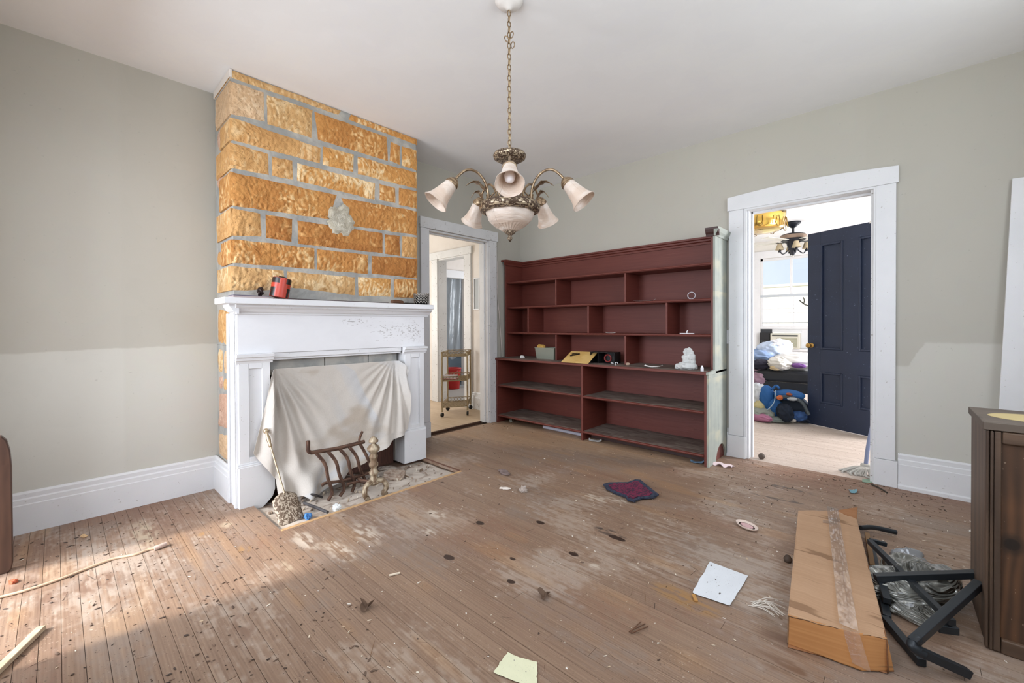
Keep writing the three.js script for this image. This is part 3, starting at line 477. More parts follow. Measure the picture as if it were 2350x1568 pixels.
// ------------------------------------------------------------------ mantel
{
  const mt = thing('fireplace_mantel', 'white painted wooden fireplace mantel with panelled pilasters and a long shelf', 'mantel', [0, 0, 0]);
  const marks = tex(1024, 256, (u, v) => { let c = mix3(rgb(228, 228, 230), rgb(220, 220, 222), fbm(u * 8, v * 3, 301, 4)); const k = Math.exp(-Math.pow((u - 0.45) / 0.09, 2) - Math.pow((v - 0.8) / 0.13, 2)) + Math.exp(-Math.pow((u - 0.25) / 0.1, 2) - Math.pow((v - 0.5) / 0.3, 2)) * 0.75 + Math.exp(-Math.pow((u - 0.08) / 0.08, 2) - Math.pow((v - 0.5) / 0.4, 2)) * 0.8 + 0.25 * sst(0.5, 0.4, u); const d = fbm(u * 90, v * 26, 305, 4); return mix3(c, rgb(176, 173, 172), sst(0.6, 0.76, d * (0.72 + 0.35 * k)) * clamp(k)); });
  const mFr = mat(0xffffff, 0.45, { map: marks });
  const F0 = 0.40, F1 = 0.50;
  part('shelf', bx(F0 - 0.002, 0.62, 1.264, 1.302, 1.79, 3.284, 0.005), M.trim, mt);
  part('bed_moulding', merge([profileAlong([[0, 1.205], [0.012, 1.205], [0.014, 1.215], [0.03, 1.22], [0.045, 1.238], [0.07, 1.25], [0.072, 1.264], [0, 1.264]], [F1, 0, 1.77], [F1, 0, 3.21], [1, 0, 0]), profileAlong([[0, 1.205], [0.012, 1.205], [0.014, 1.215], [0.03, 1.22], [0.04, 1.238], [0.05, 1.25], [0.052, 1.264], [0, 1.264]], [F0, 0, 3.19], [F1 + 0.05, 0, 3.19], [0, 0, 1])]), M.trim, mt);
  const fg = bx(F0, F1, 0.955, 1.208, 1.802, 3.19); const p = fg.attributes.position; for (let i = 0; i < p.count; i++) fg.attributes.uv.setXY(i, (p.getZ(i) - 1.8) / 1.4, (p.getY(i) - 0.955) / 0.255);
  part('frieze', fg, mFr, mt);
  part('opening_moulding', merge([bx(F0, F1 - 0.008, 0.918, 0.956, 2.02, 3.0, 0.008), bx(F0, F1 - 0.02, 0.905, 0.92, 2.02, 3.0, 0.005)]), M.trim, mt);
  // side return that wraps the stone
  part('side_return', merge([bx(0.345, F1 - 0.004, 0, 1.21, 3.182, 3.20, 0.003), bx(0.345, 0.375, 0, 1.21, 3.2, 3.212, 0.004), bx(F1 - 0.04, F1 - 0.006, 0, 1.21, 3.2, 3.208, 0.004)]), M.trim, mt);
  for (const [a, b, s] of [[3.005, 3.19, 1], [1.81, 2.005, -1]]) {
    const pil = part('pilaster', bx(F0, F1 - 0.004, 0.25, 0.956, a, b, 0.004), M.trim, mt);
    part('panel_frame', merge([bx(F1 - 0.007, F1 + 0.008, 0.27, 0.305, a + 0.0505, b - 0.0605, 0.002), bx(F1 - 0.007, F1 + 0.008, 0.862, 0.897, a + 0.0505, b - 0.0605, 0.002), bx(F1 - 0.007, F1 + 0.008, 0.27, 0.897, a + 0.004, a + 0.05, 0.002), bx(F1 - 0.007, F1 + 0.008, 0.27, 0.897, b - 0.06, b - 0.004, 0.002)]), M.trim, pil);
    part('capital', merge([profileAlong([[0, 0.895], [0.012, 0.895], [0.016, 0.91], [0.03, 0.915], [0.032, 0.93], [0.045, 0.936], [0.047, 0.952], [0, 0.956]], [F1 - 0.004, 0, a - 0.012], [F1 - 0.004, 0, b + 0.012], [1, 0, 0])]), M.trim, pil);
    part('plinth_moulding', merge([bx(F0, F1 + 0.012, 0.262, 0.274, a - 0.006, b + 0.006, 0.004), bx(F0, F1 + 0.02, 0.248, 0.263, a - 0.008, b + 0.008, 0.004)]), M.trim, pil);
    // plinth with its rounded inner lower corner
    const zi = s > 0 ? a - 0.014 : b + 0.014, zo = s > 0 ? b : a, o = s > 0 ? [[zo, -0.024], [zo, 0.25], [zi + 0.02, 0.25], [zi, 0.22], [zi, 0.075], [zi + 0.015, 0.03], [zi + 0.05, -0.004], [zi + 0.075, -0.024]] : [[zo, 0.0], [zo, 0.25], [zi, 0.25], [zi, 0.0]];
    const g = extr(o.map(([z, y]) => [-z, y]), F1 + 0.022 - F0, 0.002); g.rotateY(Math.PI / 2); g.translate(F0, 0, 0); part('plinth', boxUV(g), M.trim, mt);
  }
  part('firebox_board', bx(F0 - 0.05, F0 - 0.03, -0.02, 0.80, 2.03, 2.99, 0.001, 0.3), mat(0xffffff, 0.8, { map: (() => { const t = woodTex(rgb(58, 34, 26), rgb(98, 62, 48), 311, 30); t.rotation = Math.PI / 2; return t; })() }), mt, 'dark brown boards closing the fire opening');
}
// ------------------------------------------------------------------ built-in bookcase
{
  const bt = tex(512, 512, (u, v) => { let c = mix3(rgb(94, 40, 31), rgb(110, 53, 42), 0.5 * vn(u * 4, v * 70, 401, 0) + 0.5 * fbm(u * 3, v * 3, 403, 4, 3)); return c; });
  const br = mat(0xffffff, 0.55, { map: bt, bumpMap: T_STREAK, bumpScale: 0.0006 });
  const dusty = mat(0xffffff, 0.75, { map: tex(512, 512, (u, v) => mix3(rgb(92, 74, 66), rgb(134, 122, 112), sst(0.3, 0.75, 0.65 * fbm(u * 5, v * 10, 411, 5) + 0.35 * vn(u * 6, v * 90, 413)))) });
  const pale = mat(0xffffff, 0.6, { map: tex(256, 512, (u, v) => { let c = mix3(rgb(132, 140, 134), rgb(168, 172, 160), 0.5 * fbm(u * 5, v * 12, 421, 4) + 0.5 * vn(u * 60, v * 3, 425)); c = mix3(c, rgb(184, 180, 154), 0.7 * sst(0.5, 0.8, fbm(u * 3 + 4, v * 6, 423, 4))); return c; }) });
  const darkEdge = mat(0x3c2420, 0.5);
  const bc = thing('bookcase', 'large dark red-brown built-in bookcase with staggered cubbies and deep lower shelves', 'bookcase', [0, 0, 0]);
  const D = 0.29, DL = 0.457, T = 0.022, x0 = 0.012, x1 = 2.365;
  const brd = (name, a, b, c, d, e, f, m = br) => part(name, bx(a, b, c, d, e, f, 0.003, 0.6), m, bc);
  function shelf(name, a, b, y, zf) { // dusty on top
    const s = brd(name, a, b, y - T, y, 0.004, zf); part('nosing', tube([[a, y - T / 2 + 0.002, zf], [b, y - T / 2 + 0.002, zf]], T * 0.42, 2, 8), br, s); return s;
  }
  function dust(a, b, y, zf, s) { part('dust_film', boxUV(new THREE.BoxGeometry(b - a, 0.0014, zf - 0.012).translate((a + b) / 2, y + 0.0008, (zf - 0.012) / 2 + 0.006), 0.8), dusty, s, 'grey dust lying on the shelf'); }
  part('back_panel', bx(x0, x1, 0.05, 1.86, 0.002, 0.012, 0, 0.7), br, bc);
  brd('side_panel', x0, x0 + T, 0, 0.738, 0.012, DL); brd('side_panel', x0, x0 + T, 0.738, 1.88, 0.012, D + 0.02);
  brd('side_panel', x1 - T, x1, 0.0, 0.74, 0.012, DL - 0.004); brd('side_panel', x1 - T, x1, 0.74, 1.9, 0.012, D + 0.008);
  // outer face of the right side, left in pale paint, with a half-round cut at the foot
  const arch = []; for (let i = 0; i <= 10; i++) { const a = Math.PI * (1 - i / 10); arch.push([0.16 + 0.125 * Math.cos(a), 0.13 * Math.sin(a)]); }
  const og = extr([[0.012, 0], ...arch, [DL, 0], [DL, 0.748], [D + 0.02, 0.76], [D + 0.02, 1.9], [0.012, 1.9]].map(([z, y]) => [-z, y]), 0.014, 0.001);
  og.rotateY(Math.PI / 2); og.translate(x1 + 0.001, 0, 0); part('outer_side_board', boxUV(og, 0.7), pale, bc, 'pale grey-green unstained side board with half-round foot cut');
  // cornice block on the right end
  const capProf = [[0, 1.845], [0.008, 1.845], [0.013, 1.86], [0.026, 1.876], [0.034, 1.896], [0.036, 1.912], [0, 1.914]];
  const cap = part('cornice', bx(x1 - 0.03, x1 + 0.016, 1.86, 1.914, 0.012, D + 0.021), br, bc);
  part('cornice_front', profileAlong(capProf, [x1 - 0.052, 0, D + 0.02], [x1 + 0.05, 0, D + 0.02], [0, 0, 1]), darkEdge, cap);
  part('cornice_side', profileAlong(capProf, [x1 + 0.016, 0, 0.012], [x1 + 0.016, 0, D + 0.054], [1, 0, 0]), pale, cap);
  part('top_moulding', merge([profileAlong([[0, 1.838], [0.016, 1.838], [0.02, 1.855], [0.034, 1.862], [0.036, 1.876], [0.05, 1.882], [0.052, 1.898], [0, 1.9]], [x0, 0, 0.012], [x1, 0, 0.012], [0, 0, 1]), profileAlong([[0, 1.838], [0.016, 1.838], [0.02, 1.855], [0.03, 1.876], [0.036, 1.9], [0, 1.9]], [x0 + T, 0, 0.012], [x0 + T, 0, D + 0.05], [1, 0, 0]), bx(XA + 0.002, x0 + T, 1.88, 1.902, 0.012, D + 0.05)]), br, bc);
  for (const y of [1.637, 1.343, 1.046]) shelf('shelf', x0 + T, x1 - T, y, D);
  const ct = brd('counter_board', x0 - 0.01, x1 + 0.016, 0.728, 0.75, 0.012, DL + 0.012); dust(x0 + T, x1 - T, 0.75, DL, ct);
  part('counter_end', bx(x1 - 0.002, x1 + 0.02, 0.726, 0.7515, 0.30, DL + 0.014), pale, ct);
  for (const [a, b, y] of [[x0 + T, 1.185, 0.44], [1.207, x1 - T, 0.437], [x0 + T, 1.185, 0.09], [1.207, x1 - T, 0.092]]) { const s = shelf('shelf', a, b, y, DL - 0.004); dust(a, b, y, DL - 0.01, s); }
  brd('divider', 1.185, 1.207, 0, 0.728, 0.012, DL - 0.002);
  for (const x of [0.753, 1.569]) { brd('divider', x - 0.009, x + 0.009, 1.343, 1.615, 0.012, D - 0.004); brd('divider', x - 0.009, x + 0.009, 0.75, 1.024, 0.012, D - 0.004); }
  for (const x of [0.356, 1.159, 1.968]) brd('divider', x - 0.009, x + 0.009, 1.046, 1.321, 0.012, D - 0.004);
  brd('cleat', x0 + T, x0 + T + 0.012, 0.05, 0.07, 0.05, DL - 0.04);
  brd('toe_board', x0 + T, 1.185, 0.0, 0.052, 0.20, 0.215, darkEdge); brd('toe_board', 1.207, x1 - T, 0.0, 0.055, 0.30, 0.315, darkEdge);
}
// ------------------------------------------------------------------ litter on and under the bookcase
const crumple = (rx, ry, rz, seed, amp = 0.35, det = 10) => { const g = new THREE.IcosahedronGeometry(1, det); g.scale(rx, ry, rz); const m = Math.min(rx, ry, rz), M2 = Math.max(rx, ry, rz), q = rough(rough(g, m * amp * 2, 2.0 / M2, seed), m * amp * 1.3, 5.5 / M2, seed + 3), t = toCreasedNormals(q, 0.5); return t; };
const M_paper = mat(0xe9e7e2, 0.85), M_plasticBag = pmat(0xe6e8e6, 0.3, { transmission: 0.3, thickness: 0, ior: 1.4 });
function sheet(w, d, curl = 0.01, seed = 1, m = M_paper, th = 0.0008) { return thick(grid(10, 10, (u, v) => new THREE.Vector3((u - 0.5) * w + (fbm(v * 9, seed, seed, 2) - 0.5) * 0.006, curl * (Math.pow(Math.abs(u - 0.5) * 2, 3) * fbm(u * 2 + seed, v * 2, seed, 2) + 0.35 * fbm(u * 3, v * 3 + seed, seed + 1, 2)) + 0.0015, (v - 0.5) * d + (fbm(u * 9, seed + 4, seed, 2) - 0.5) * 0.006)), th); }
function place(o, p, turn = 0) { o.position.set(p.x ?? p[0], p.y ?? p[1], p.z ?? p[2]); o.rotation.y = turn; return o; }
const CY = 0.7518;                                                  // top of the dusty counter
{
  // clear plastic bin with a yellow cloth
  const p = onY(1240, 826, CY), b = thing('plastic_storage_bin', 'small clear grey plastic bin on the bookcase counter', 'bin', [0.585, CY, 0.19], 0.03);
  const cl = pmat(0xd2d5c8, 0.2, { transmission: 0.7, thickness: 0, ior: 1.45 });
  const o = (w, d, y) => [[-w, -d], [w, -d], [w, d], [-w, d]].map(([x, z]) => new THREE.Vector3(x, y, z));
  const wall = (a, b2) => { const g = []; for (let i = 0; i < 4; i++) { const j = (i + 1) % 4; g.push(thick(grid(4, 4, (u, v) => a[i].clone().lerp(a[j], u).lerp(b2[i].clone().lerp(b2[j], u), v)), 0.002)); } return merge(g); };
  part('bin_body', merge([wall(o(0.118, 0.078, 0), o(0.13, 0.09, 0.12)), bx(-0.118, 0.118, 0, 0.003, -0.078, 0.078, 0.001)]), cl, b);
  part('rim', merge([bx(-0.135, 0.135, 0.118, 0.126, -0.095, -0.087, 0.002), bx(-0.135, 0.135, 0.118, 0.126, 0.087, 0.095, 0.002), bx(-0.135, -0.127, 0.118, 0.126, -0.095, 0.095, 0.002), bx(0.127, 0.135, 0.118, 0.126, -0.095, 0.095, 0.002)]), cl, b);
  place(solo('yellow_cloth', crumple(0.045, 0.03, 0.035, 4), mat(0xcaa050, 0.9), 'crumpled yellow cloth spilling from the clear plastic bin', 'cloth'), [0.485, CY + 0.125, 0.2]);
  place(solo('crumpled_paper', crumple(0.03, 0.014, 0.02, 9), M_paper, 'crumpled white paper on the counter left of the clear bin', 'paper'), [0.28, CY + 0.011, 0.30]);
  // envelope-coloured board leaning on a dark box
  const cb = thing('clipboard', 'tan clipboard lying tilted against a dark box on the bookcase counter', 'clipboard', [1.115, CY + 0.003, 0.375], 0.12);
  const bd = part('board', bx(-0.15, 0.15, 0, 0.005, -0.12, 0.12, 0.002, 0.4), mat(0xffffff, 0.6, { map: mottled(rgb(206, 166, 96), rgb(220, 184, 116), 5, 0.3, 0.7, 433) }), cb); bd.rotation.x = 0.42; bd.position.y = 0.048;
  const clip = part('clip', merge([bx(-0.05, 0.05, 0.005, 0.012, -0.11, -0.085), bx(-0.03, 0.03, 0.012, 0.02, -0.118, -0.108)]), mat(0x3c3024, 0.4, { metalness: 0.7 }), bd); clip.rotation.y = 0.5; clip.position.set(-0.02, 0.0005, 0.05);
  const db = thing('dark_box', 'open black box with a red ring behind the tan clipboard', 'box', [1.335, CY, 0.25], 0.06);
  const bk = mat(0x151313, 0.5); part('box_shell', merge([bx(-0.13, 0.13, 0, 0.004, -0.07, 0.07), bx(-0.13, 0.13, 0.105, 0.11, -0.07, 0.07), bx(-0.13, 0.13, 0, 0.11, -0.07, -0.066), bx(0.126, 0.13, 0, 0.11, -0.07, 0.07), bx(-0.13, -0.126, 0, 0.11, -0.07, 0.07), bx(-0.045, -0.041, 0, 0.11, -0.07, 0.07)]), bk, db);
  const ring = part('red_ring', new THREE.TorusGeometry(0.034, 0.008, 8, 24), mat(0x7a1f1c, 0.5), db); ring.position.set(0.045, 0.05, 0.035);
  [[1.475, 0.36, 0.012], [1.53, 0.38, 0.014]].forEach(([x, z, s], i) => place(solo('white_plastic_clip', (() => { const g = new THREE.TorusGeometry(s, 0.0035, 6, 14, 4.6); g.rotateX(i ? 0.3 : 1.2); return g; })(), mat(0xe8e8e8, 0.4), i ? 'open white plastic ring clip on the counter, farther from the dark box' : 'flat white plastic clip on the counter touching the dark box', 'clip', 'white clips beside the dark box'), [x, CY + 0.012, z], i));
  place(solo('crumpled_bag', merge([crumple(0.05, 0.075, 0.045, 13, 0.3).translate(0.02, 0.085, 0), crumple(0.085, 0.04, 0.06, 17, 0.3).translate(0, 0.03, 0.01)]), M_plasticBag, 'crumpled translucent plastic bag at the right end of the counter', 'bag'), [2.16, CY, 0.33]);
  place(solo('paper_scrap', sheet(0.16, 0.03, 0.03, 3), M_paper, 'long white paper scrap on the counter left of the crumpled bag', 'paper'), [1.89, CY, 0.38], 0.1);
  place(solo('pebble', crumple(0.018, 0.012, 0.014, 21), mat(0xb49a86, 0.9), 'small tan lump on the counter beside a divider', 'stone'), [1.62, CY + 0.01, 0.33]);
  place(solo('white_bottle', lathe([[0, 0], [0.012, 0], [0.011, 0.03], [0.007, 0.034], [0.006, 0.045], [0, 0.045]], 16), mat(0xe6e6ea, 0.4), 'tiny white bottle standing at the right counter end', 'bottle'), [2.31, CY, 0.40]);
  place(solo('paper_scrap', sheet(0.11, 0.02, 0.01, 5), M_paper, 'thin white paper strip on the middle cubby shelf', 'paper'), [1.39, 1.0465, 0.24], 0.05);
  const tr = thing('white_hook', 'white plastic hook lying on the right-hand cubby shelf', 'hook', [2.13, 1.0465, 0.24]); part('plate', bx(-0.06, 0.06, 0, 0.008, -0.012, 0.012), mat(0xe9e4e6, 0.4), tr); part('prong', tube([[0, 0.008, 0], [0, 0.02, 0.004], [0.006, 0.03, 0]], 0.005, 8, 6), mat(0xe9e4e6, 0.4), tr);
  place(solo('paper_scrap', sheet(0.2, 0.05, 0.02, 8), mat(0xb9a8a4, 0.8), 'greyish paper lying on the upper right cubby shelf', 'paper'), [1.73, 1.3435, 0.22], -0.05);
  place(solo('clear_tape_ring', new THREE.TorusGeometry(0.03, 0.004, 6, 24).rotateY(0.2), pmat(0xe8e4ea, 0.2, { transmission: 0.4, thickness: 0 }), 'small clear ring standing on the upper right shelf', 'ring'), [2.16, 1.343 + 0.034, 0.22]);
  // under the bookcase
  const ro = thing('rolled_poster', 'pale rolled paper with a blue end cap under the left half of the bookcase', 'paper', [0.62, 0.0005, 0.33]); part('roll', tube([[0, 0.02, 0], [0.5, 0.02, 0.0]], 0.02, 4, 14), mat(0xb9b8c4, 0.6), ro); part('end_cap', lathe([[0, 0], [0.0215, 0], [0.0215, 0.05], [0, 0.05]], 16).rotateZ(-Math.PI / 2).translate(0.495, 0.0215, 0), mat(0x1d4a78, 0.4), ro, 'blue end cap');
  place(solo('folded_paper', sheet(0.12, 0.07, 0.02, 12), M_paper, 'folded white paper under the bookcase beside the centre divider', 'paper'), [1.31, 0, 0.40], 0.5);
  place(solo('blue_scrap', sheet(0.10, 0.06, 0.03, 14), mat(0x7d9cb8, 0.6), 'pale blue scrap under the right end of the bookcase', 'scrap'), [2.27, 0, 0.40], 0.3);
  place(solo('paper_scrap', sheet(0.09, 0.03, 0.03, 15), mat(0xc8c8b8, 0.8), 'pale strip under the left end of the bookcase', 'paper'), [0.16, 0, 0.36], -0.6);
  const cord = solo('white_cable', tube([onX(1141, 600, -0.005), onX(1141.5, 680, -0.005), onX(1145, 720, -0.004), onX(1150, 790, 0.0), onX(1152, 830, 0.002)].map((v) => v), 0.0035, 24, 6), mat(0xd8cdc6, 0.6), 'thin white cable hanging between the hall door casing and the bookcase', 'cable');
  cord.position.x += 0.004;
  const pk = thing('pink_cloth_scrap', 'pale pink crumpled cloth on the floor at the foot of the bookcase', 'cloth', onY(1652, 1068)); part('cloth', rough(thick(grid(20, 8, (u, v) => new THREE.Vector3((u - 0.5) * 0.2, 0.012 + 0.009 * Math.sin(u * 17 + v * 5) * (0.4 + v) , (v - 0.5) * 0.07)), 0.003), 0.006, 40, 3), mat(0xd8c4c4, 0.9), pk);
}
// switch plate on the right wall
{ const s = thing('light_switch', 'small white switch plate on the wall between bookcase and doorway', 'switch', [2.388, 1.02, 0.0]); part('plate', bx(-0.014, 0.03, -0.06, 0.06, 0.0005, 0.007, 0.003), M.trim, s); part('toggle', bx(0.004, 0.013, -0.012, 0.012, 0.006, 0.016, 0.002), M.trim, s); }

// ------------------------------------------------------------------ on the mantel
{
  const y = 1.3025;
  const cn = thing('red_paint_can', 'small red tin can with black lettering tilted on the mantel', 'can', [0.535, y + 0.012, 2.962], 0);
  const canTex = (() => { const c = document.createElement('canvas'); c.width = 512; c.height = 256; const g = c.getContext('2d'); g.fillStyle = '#b23a26'; g.fillRect(0, 0, 512, 256); g.fillStyle = '#8c2a1c'; g.fillRect(0, 226, 512, 30); g.fillStyle = '#1d1412'; g.font = 'bold 60px sans-serif'; for (const x of [20, 276]) { for (let k = 0; k < 4; k++) { g.fillRect(x + 26 + k * 44, 46, 26, 62); g.clearRect(0, 0, 0, 0); g.fillStyle = '#b23a26'; g.fillRect(x + 33 + k * 44, 62, 12, 10); g.fillStyle = '#1d1412'; } g.fillRect(x + 10, 128, 200, 12); g.fillRect(x + 30, 150, 150, 30); g.fillStyle = '#b23a26'; g.fillRect(x + 60, 158, 14, 14); g.fillRect(x + 110, 158, 14, 14); g.fillStyle = '#1d1412'; g.fillRect(x + 60, 190, 90, 8); } const t = new THREE.CanvasTexture(c); t.colorSpace = THREE.SRGBColorSpace; return t; })();
  const body = part('can_body', lathe([[0, 0], [0.054, 0], [0.056, 0.003], [0.056, 0.125], [0.053, 0.128], [0.053, 0.124], [0, 0.124]], 40), mat(0xffffff, 0.35, { map: canTex }), cn); body.rotation.y = 1.4;
  part('spout', lathe([[0, 0.124], [0.022, 0.124], [0.022, 0.138], [0, 0.138]], 20), mat(0x2a2624, 0.4), body); cn.rotation.set(0.1, 0, -0.03, 'XYZ'); cn.rotation.x = -0.17;
  const dc = thing('dark_metal_ornament', 'small dark round metal ornament beside the red can', 'ornament', [0.47, y, 3.05]); part('knot', new THREE.TorusKnotGeometry(0.017, 0.008, 60, 8, 2, 3).translate(0, 0.05, 0), mat(0x2b1d1a, 0.5, { metalness: 0.4 }), dc); part('foot', lathe([[0, 0], [0.02, 0], [0.012, 0.012], [0.008, 0.03], [0, 0.03]], 16), mat(0x2b1d1a, 0.5), dc);
  const bk = thing('flat_book', 'thin purple-edged book lying at the left end of the mantel', 'book', [0.49, y, 3.13]); part('cover', merge([bx(-0.06, 0.06, 0, 0.003, -0.11, 0.09, 0.001), bx(-0.06, 0.06, 0.015, 0.018, -0.11, 0.09, 0.001)]), mat(0x57506e, 0.6), bk); part('pages', bx(-0.057, 0.055, 0.003, 0.015, -0.107, 0.088, 0.001), mat(0xb9aaa8, 0.9), bk);
  const sh = thing('dark_pry_bar', 'long dark iron bar lying along the mantel', 'bar', [0.46, y, 2.55]); part('shaft', bar([0, 0.008, 0.42], [0.01, 0.006, -0.42], 0.028, 0.012, 0.003), mat(0x4b4044, 0.6, { metalness: 0.3 }), sh);
  const tr = thing('garden_trowel', 'rusty garden trowel lying on the mantel end beside the metal basket', 'trowel', [0.52, y, 2.03], 0.35); part('handle', tube([[0, 0.016, 0.13], [0, 0.018, 0.06], [0, 0.015, 0.0]], 0.014, 10, 10), mat(0x5c3b24, 0.6), tr);
  part('blade', thick(grid(8, 10, (u, v) => new THREE.Vector3((u - 0.5) * (0.05 + 0.03 * Math.sin(v * 2.6)), 0.012 - 0.006 * Math.cos((u - 0.5) * 3), -v * 0.16)), 0.002), mat(0x5a5048, 0.5, { metalness: 0.4 }), tr);
  // metal basket of zigzag wire
  const ba = thing('zigzag_metal_basket', 'small dark metal basket with silver zigzag bands on the right end of the mantel', 'basket', [0.54, y, 1.86]);
  part('cup', lathe([[0, 0.002], [0.05, 0.002], [0.056, 0.03], [0.058, 0.075], [0.055, 0.075], [0.05, 0.03], [0, 0.006]], 28), mat(0x1e1c1b, 0.5, { metalness: 0.5 }), ba);
  for (let k = 0; k < 4; k++) { const pts = []; for (let i = 0; i < 28; i++) { const a = i / 28 * Math.PI * 2; const yy = 0.012 + k * 0.021 + (i % 2 ? 0.02 : 0); pts.push(new THREE.Vector3(Math.cos(a) * (0.059 + k * 0.001), yy, Math.sin(a) * (0.059 + k * 0.001))); } part('zigzag_band', tube(pts, 0.0028, 112, 5, true, 0.1), mat(0xa9a49c, 0.35, { metalness: 0.8 }), ba); }
}
// ------------------------------------------------------------------ fireplace: drop cloth, grate, andiron, tools
{
  const rows = [[628, 850, 924, 829], [622, 868, 936, 845], [614, 925, 938, 900], [600, 980, 940, 945], [583, 1042, 938, 986], [612, 1078, 866, 1034], [630, 1098, 800, 1072], [632, 1140, 722, 1126]];
  const at = (v) => { const t = v * (rows.length - 1), i = Math.min(rows.length - 2, Math.floor(t)), f = t - i; return rows[i].map((a, k) => lerp(a, rows[i + 1][k], f)); };
  const g = thick(grid(110, 80, (u, v) => {
    const [lx, ly, rx, ry] = at(v), px = lerp(lx, rx, u), py = lerp(ly, ry, u) + (v > 0.97 ? 3 * Math.sin(u * 20) : 0), p = onX(px, py, 0.55);
    const inside = sst(3.01, 2.96, p.z) * sst(2.02, 2.07, p.z);
    // folds fan out from the two pinned corners
    const fl = Math.sin(Math.atan2(p.z - 2.99, 0.9 - p.y) * 26) * sst(2.6, 2.95, p.z) * sst(0.86, 0.6, p.y), fr = Math.sin(Math.atan2(p.z - 2.06, 0.9 - p.y) * 30 + 1) * sst(2.45, 2.1, p.z) * sst(0.86, 0.62, p.y), lo = Math.sin(p.z * 34 + p.y * 9) * sst(0.3, 0.02, p.y);
    const x = 0.552 - 0.085 * inside * sst(0.25, 0.85, p.y) + 0.03 * fl + 0.022 * fr + 0.03 * lo + 0.02 * (fbm(p.z * 4, p.y * 4, 5, 3) - 0.5) + 0.10 * sst(0.32, 0.0, p.y) * inside;
    return new THREE.Vector3(x, Math.max(p.y, -0.012), p.z);
  }), 0.002);
  const t = tex(512, 512, (u, v) => { let c = mix3(rgb(190, 182, 172), rgb(204, 198, 190), fbm(u * 5, v * 4, 501, 4)); c = mix3(c, rgb(176, 186, 200), sst(0.55, 0.8, vn(u * 14 - v * 6, v * 1.5, 503)) * 0.35 * sst(0.4, 0.7, u)); c = mix3(c, rgb(176, 164, 150), sst(0.62, 0.8, fbm(u * 3 + 5, v * 5, 505, 4))); const w = 0.02 * (vn(u * 300, v * 300, 507) - 0.5); return c.map((k) => k + w); });
  solo('drop_cloth', g, mat(0xffffff, 0.92, { map: t, bumpMap: rep(T_FINE, 6), bumpScale: 0.0008 }), 'beige drop cloth hung over the fireplace opening and falling in folds', 'cloth');
}
const rust = mat(0xffffff, 0.85, { map: mottled(rgb(74, 52, 42), rgb(112, 84, 68), 8, 0.3, 0.7, 511), bumpMap: T_FINE, bumpScale: 0.002, metalness: 0.25 });
{
  // fire grate: bent bars on a top rail and a low cross bar
  const gx = 0.74, G = (px, py, dx = 0) => onX(px, py, gx + dx);
  const o = thing('fire_grate', 'rusty iron fire grate of bent bars standing on the hearth', 'grate', [0, 0, 0]);
  part('top_rail', tube([G(707, 1012), G(707, 1034), G(712, 1039), G(722, 1038), G(772, 1030), G(836, 1014)], 0.0135, 30, 8, false, 0.2), rust, o); part('upright', tube([G(824, 1016), G(826, 1004), G(832, 990)], 0.009, 10, 8), rust, o);
  [[724, 1038, 746, 1066, 753, 1100, 762, 1130, 753, 1163, 0.02], [751, 1034, 771, 1060, 779, 1090, 790, 1120, 780, 1148, 0.01], [778, 1029, 797, 1052, 804, 1080, 813, 1110, 808, 1142, 0], [800, 1024, 818, 1048, 826, 1076, 836, 1098, 841, 1128, -0.02], [825, 1017, 838, 1040, 848, 1062, 852, 1078, 856, 1092, -0.05]]
    .forEach(([a, b, c, d, e, f, g, h, i, j, dx]) => part('bar', tube([G(a, b, 0), G(c, d, 0.02), G(e, f, 0.025), G(g, h, dx), (() => { const q = G(i, j, dx); q.y = Math.max(q.y, -0.012); return q; })()], 0.011, 24, 8), rust, o));
  part('cross_bar', tube([G(738, 1115), G(748, 1109), G(790, 1103), G(846, 1086)], 0.011, 20, 8), rust, o);
  part('cross_bar', tube([G(796, 1112, 0.03), G(825, 1106, 0.03), G(850, 1112, 0.05)], 0.010, 14, 8), rust, o);
}
{
  // andiron with turned brass-like post
  const base = onY(858, 1140, -0.02), o = thing('andiron', 'tarnished turned brass andiron with scrolled feet on the hearth', 'andiron', base);
  const tarn = mat(0xffffff, 0.6, { map: mottled(rgb(122, 100, 78), rgb(186, 172, 148), 9, 0.3, 0.7, 521), metalness: 0.35, bumpMap: T_FINE, bumpScale: 0.002 });
  part('post', lathe([[0, 0.085], [0.03, 0.085], [0.03, 0.1], [0.024, 0.105], [0.028, 0.12], [0.018, 0.135], [0.026, 0.15], [0.032, 0.165], [0.022, 0.18], [0.018, 0.195], [0.03, 0.21], [0.03, 0.225], [0.02, 0.24], [0.026, 0.262], [0.029, 0.275], [0.018, 0.292], [0.026, 0.3], [0.04, 0.315], [0.042, 0.33], [0.028, 0.348], [0.014, 0.356], [0.014, 0.362], [0.03, 0.368], [0.032, 0.378], [0.018, 0.398], [0.006, 0.406], [0, 0.408]], 24), tarn, o);
  for (const s of [-1, 1]) part('foot', tube([[0, 0.1, 0], [0.01, 0.105, s * 0.035], [0.02, 0.085, s * 0.07], [0.025, 0.045, s * 0.078], [0.02, 0.012, s * 0.06], [0.045, 0.01, s * 0.066]], 0.017, 30, 10), tarn, o);
  part('shank', tube([[0, 0.1, 0], [-0.1, 0.09, 0.03], [-0.22, 0.085, 0.02], [-0.24, 0.01, 0.02]], 0.012, 24, 8), rust, o);
}
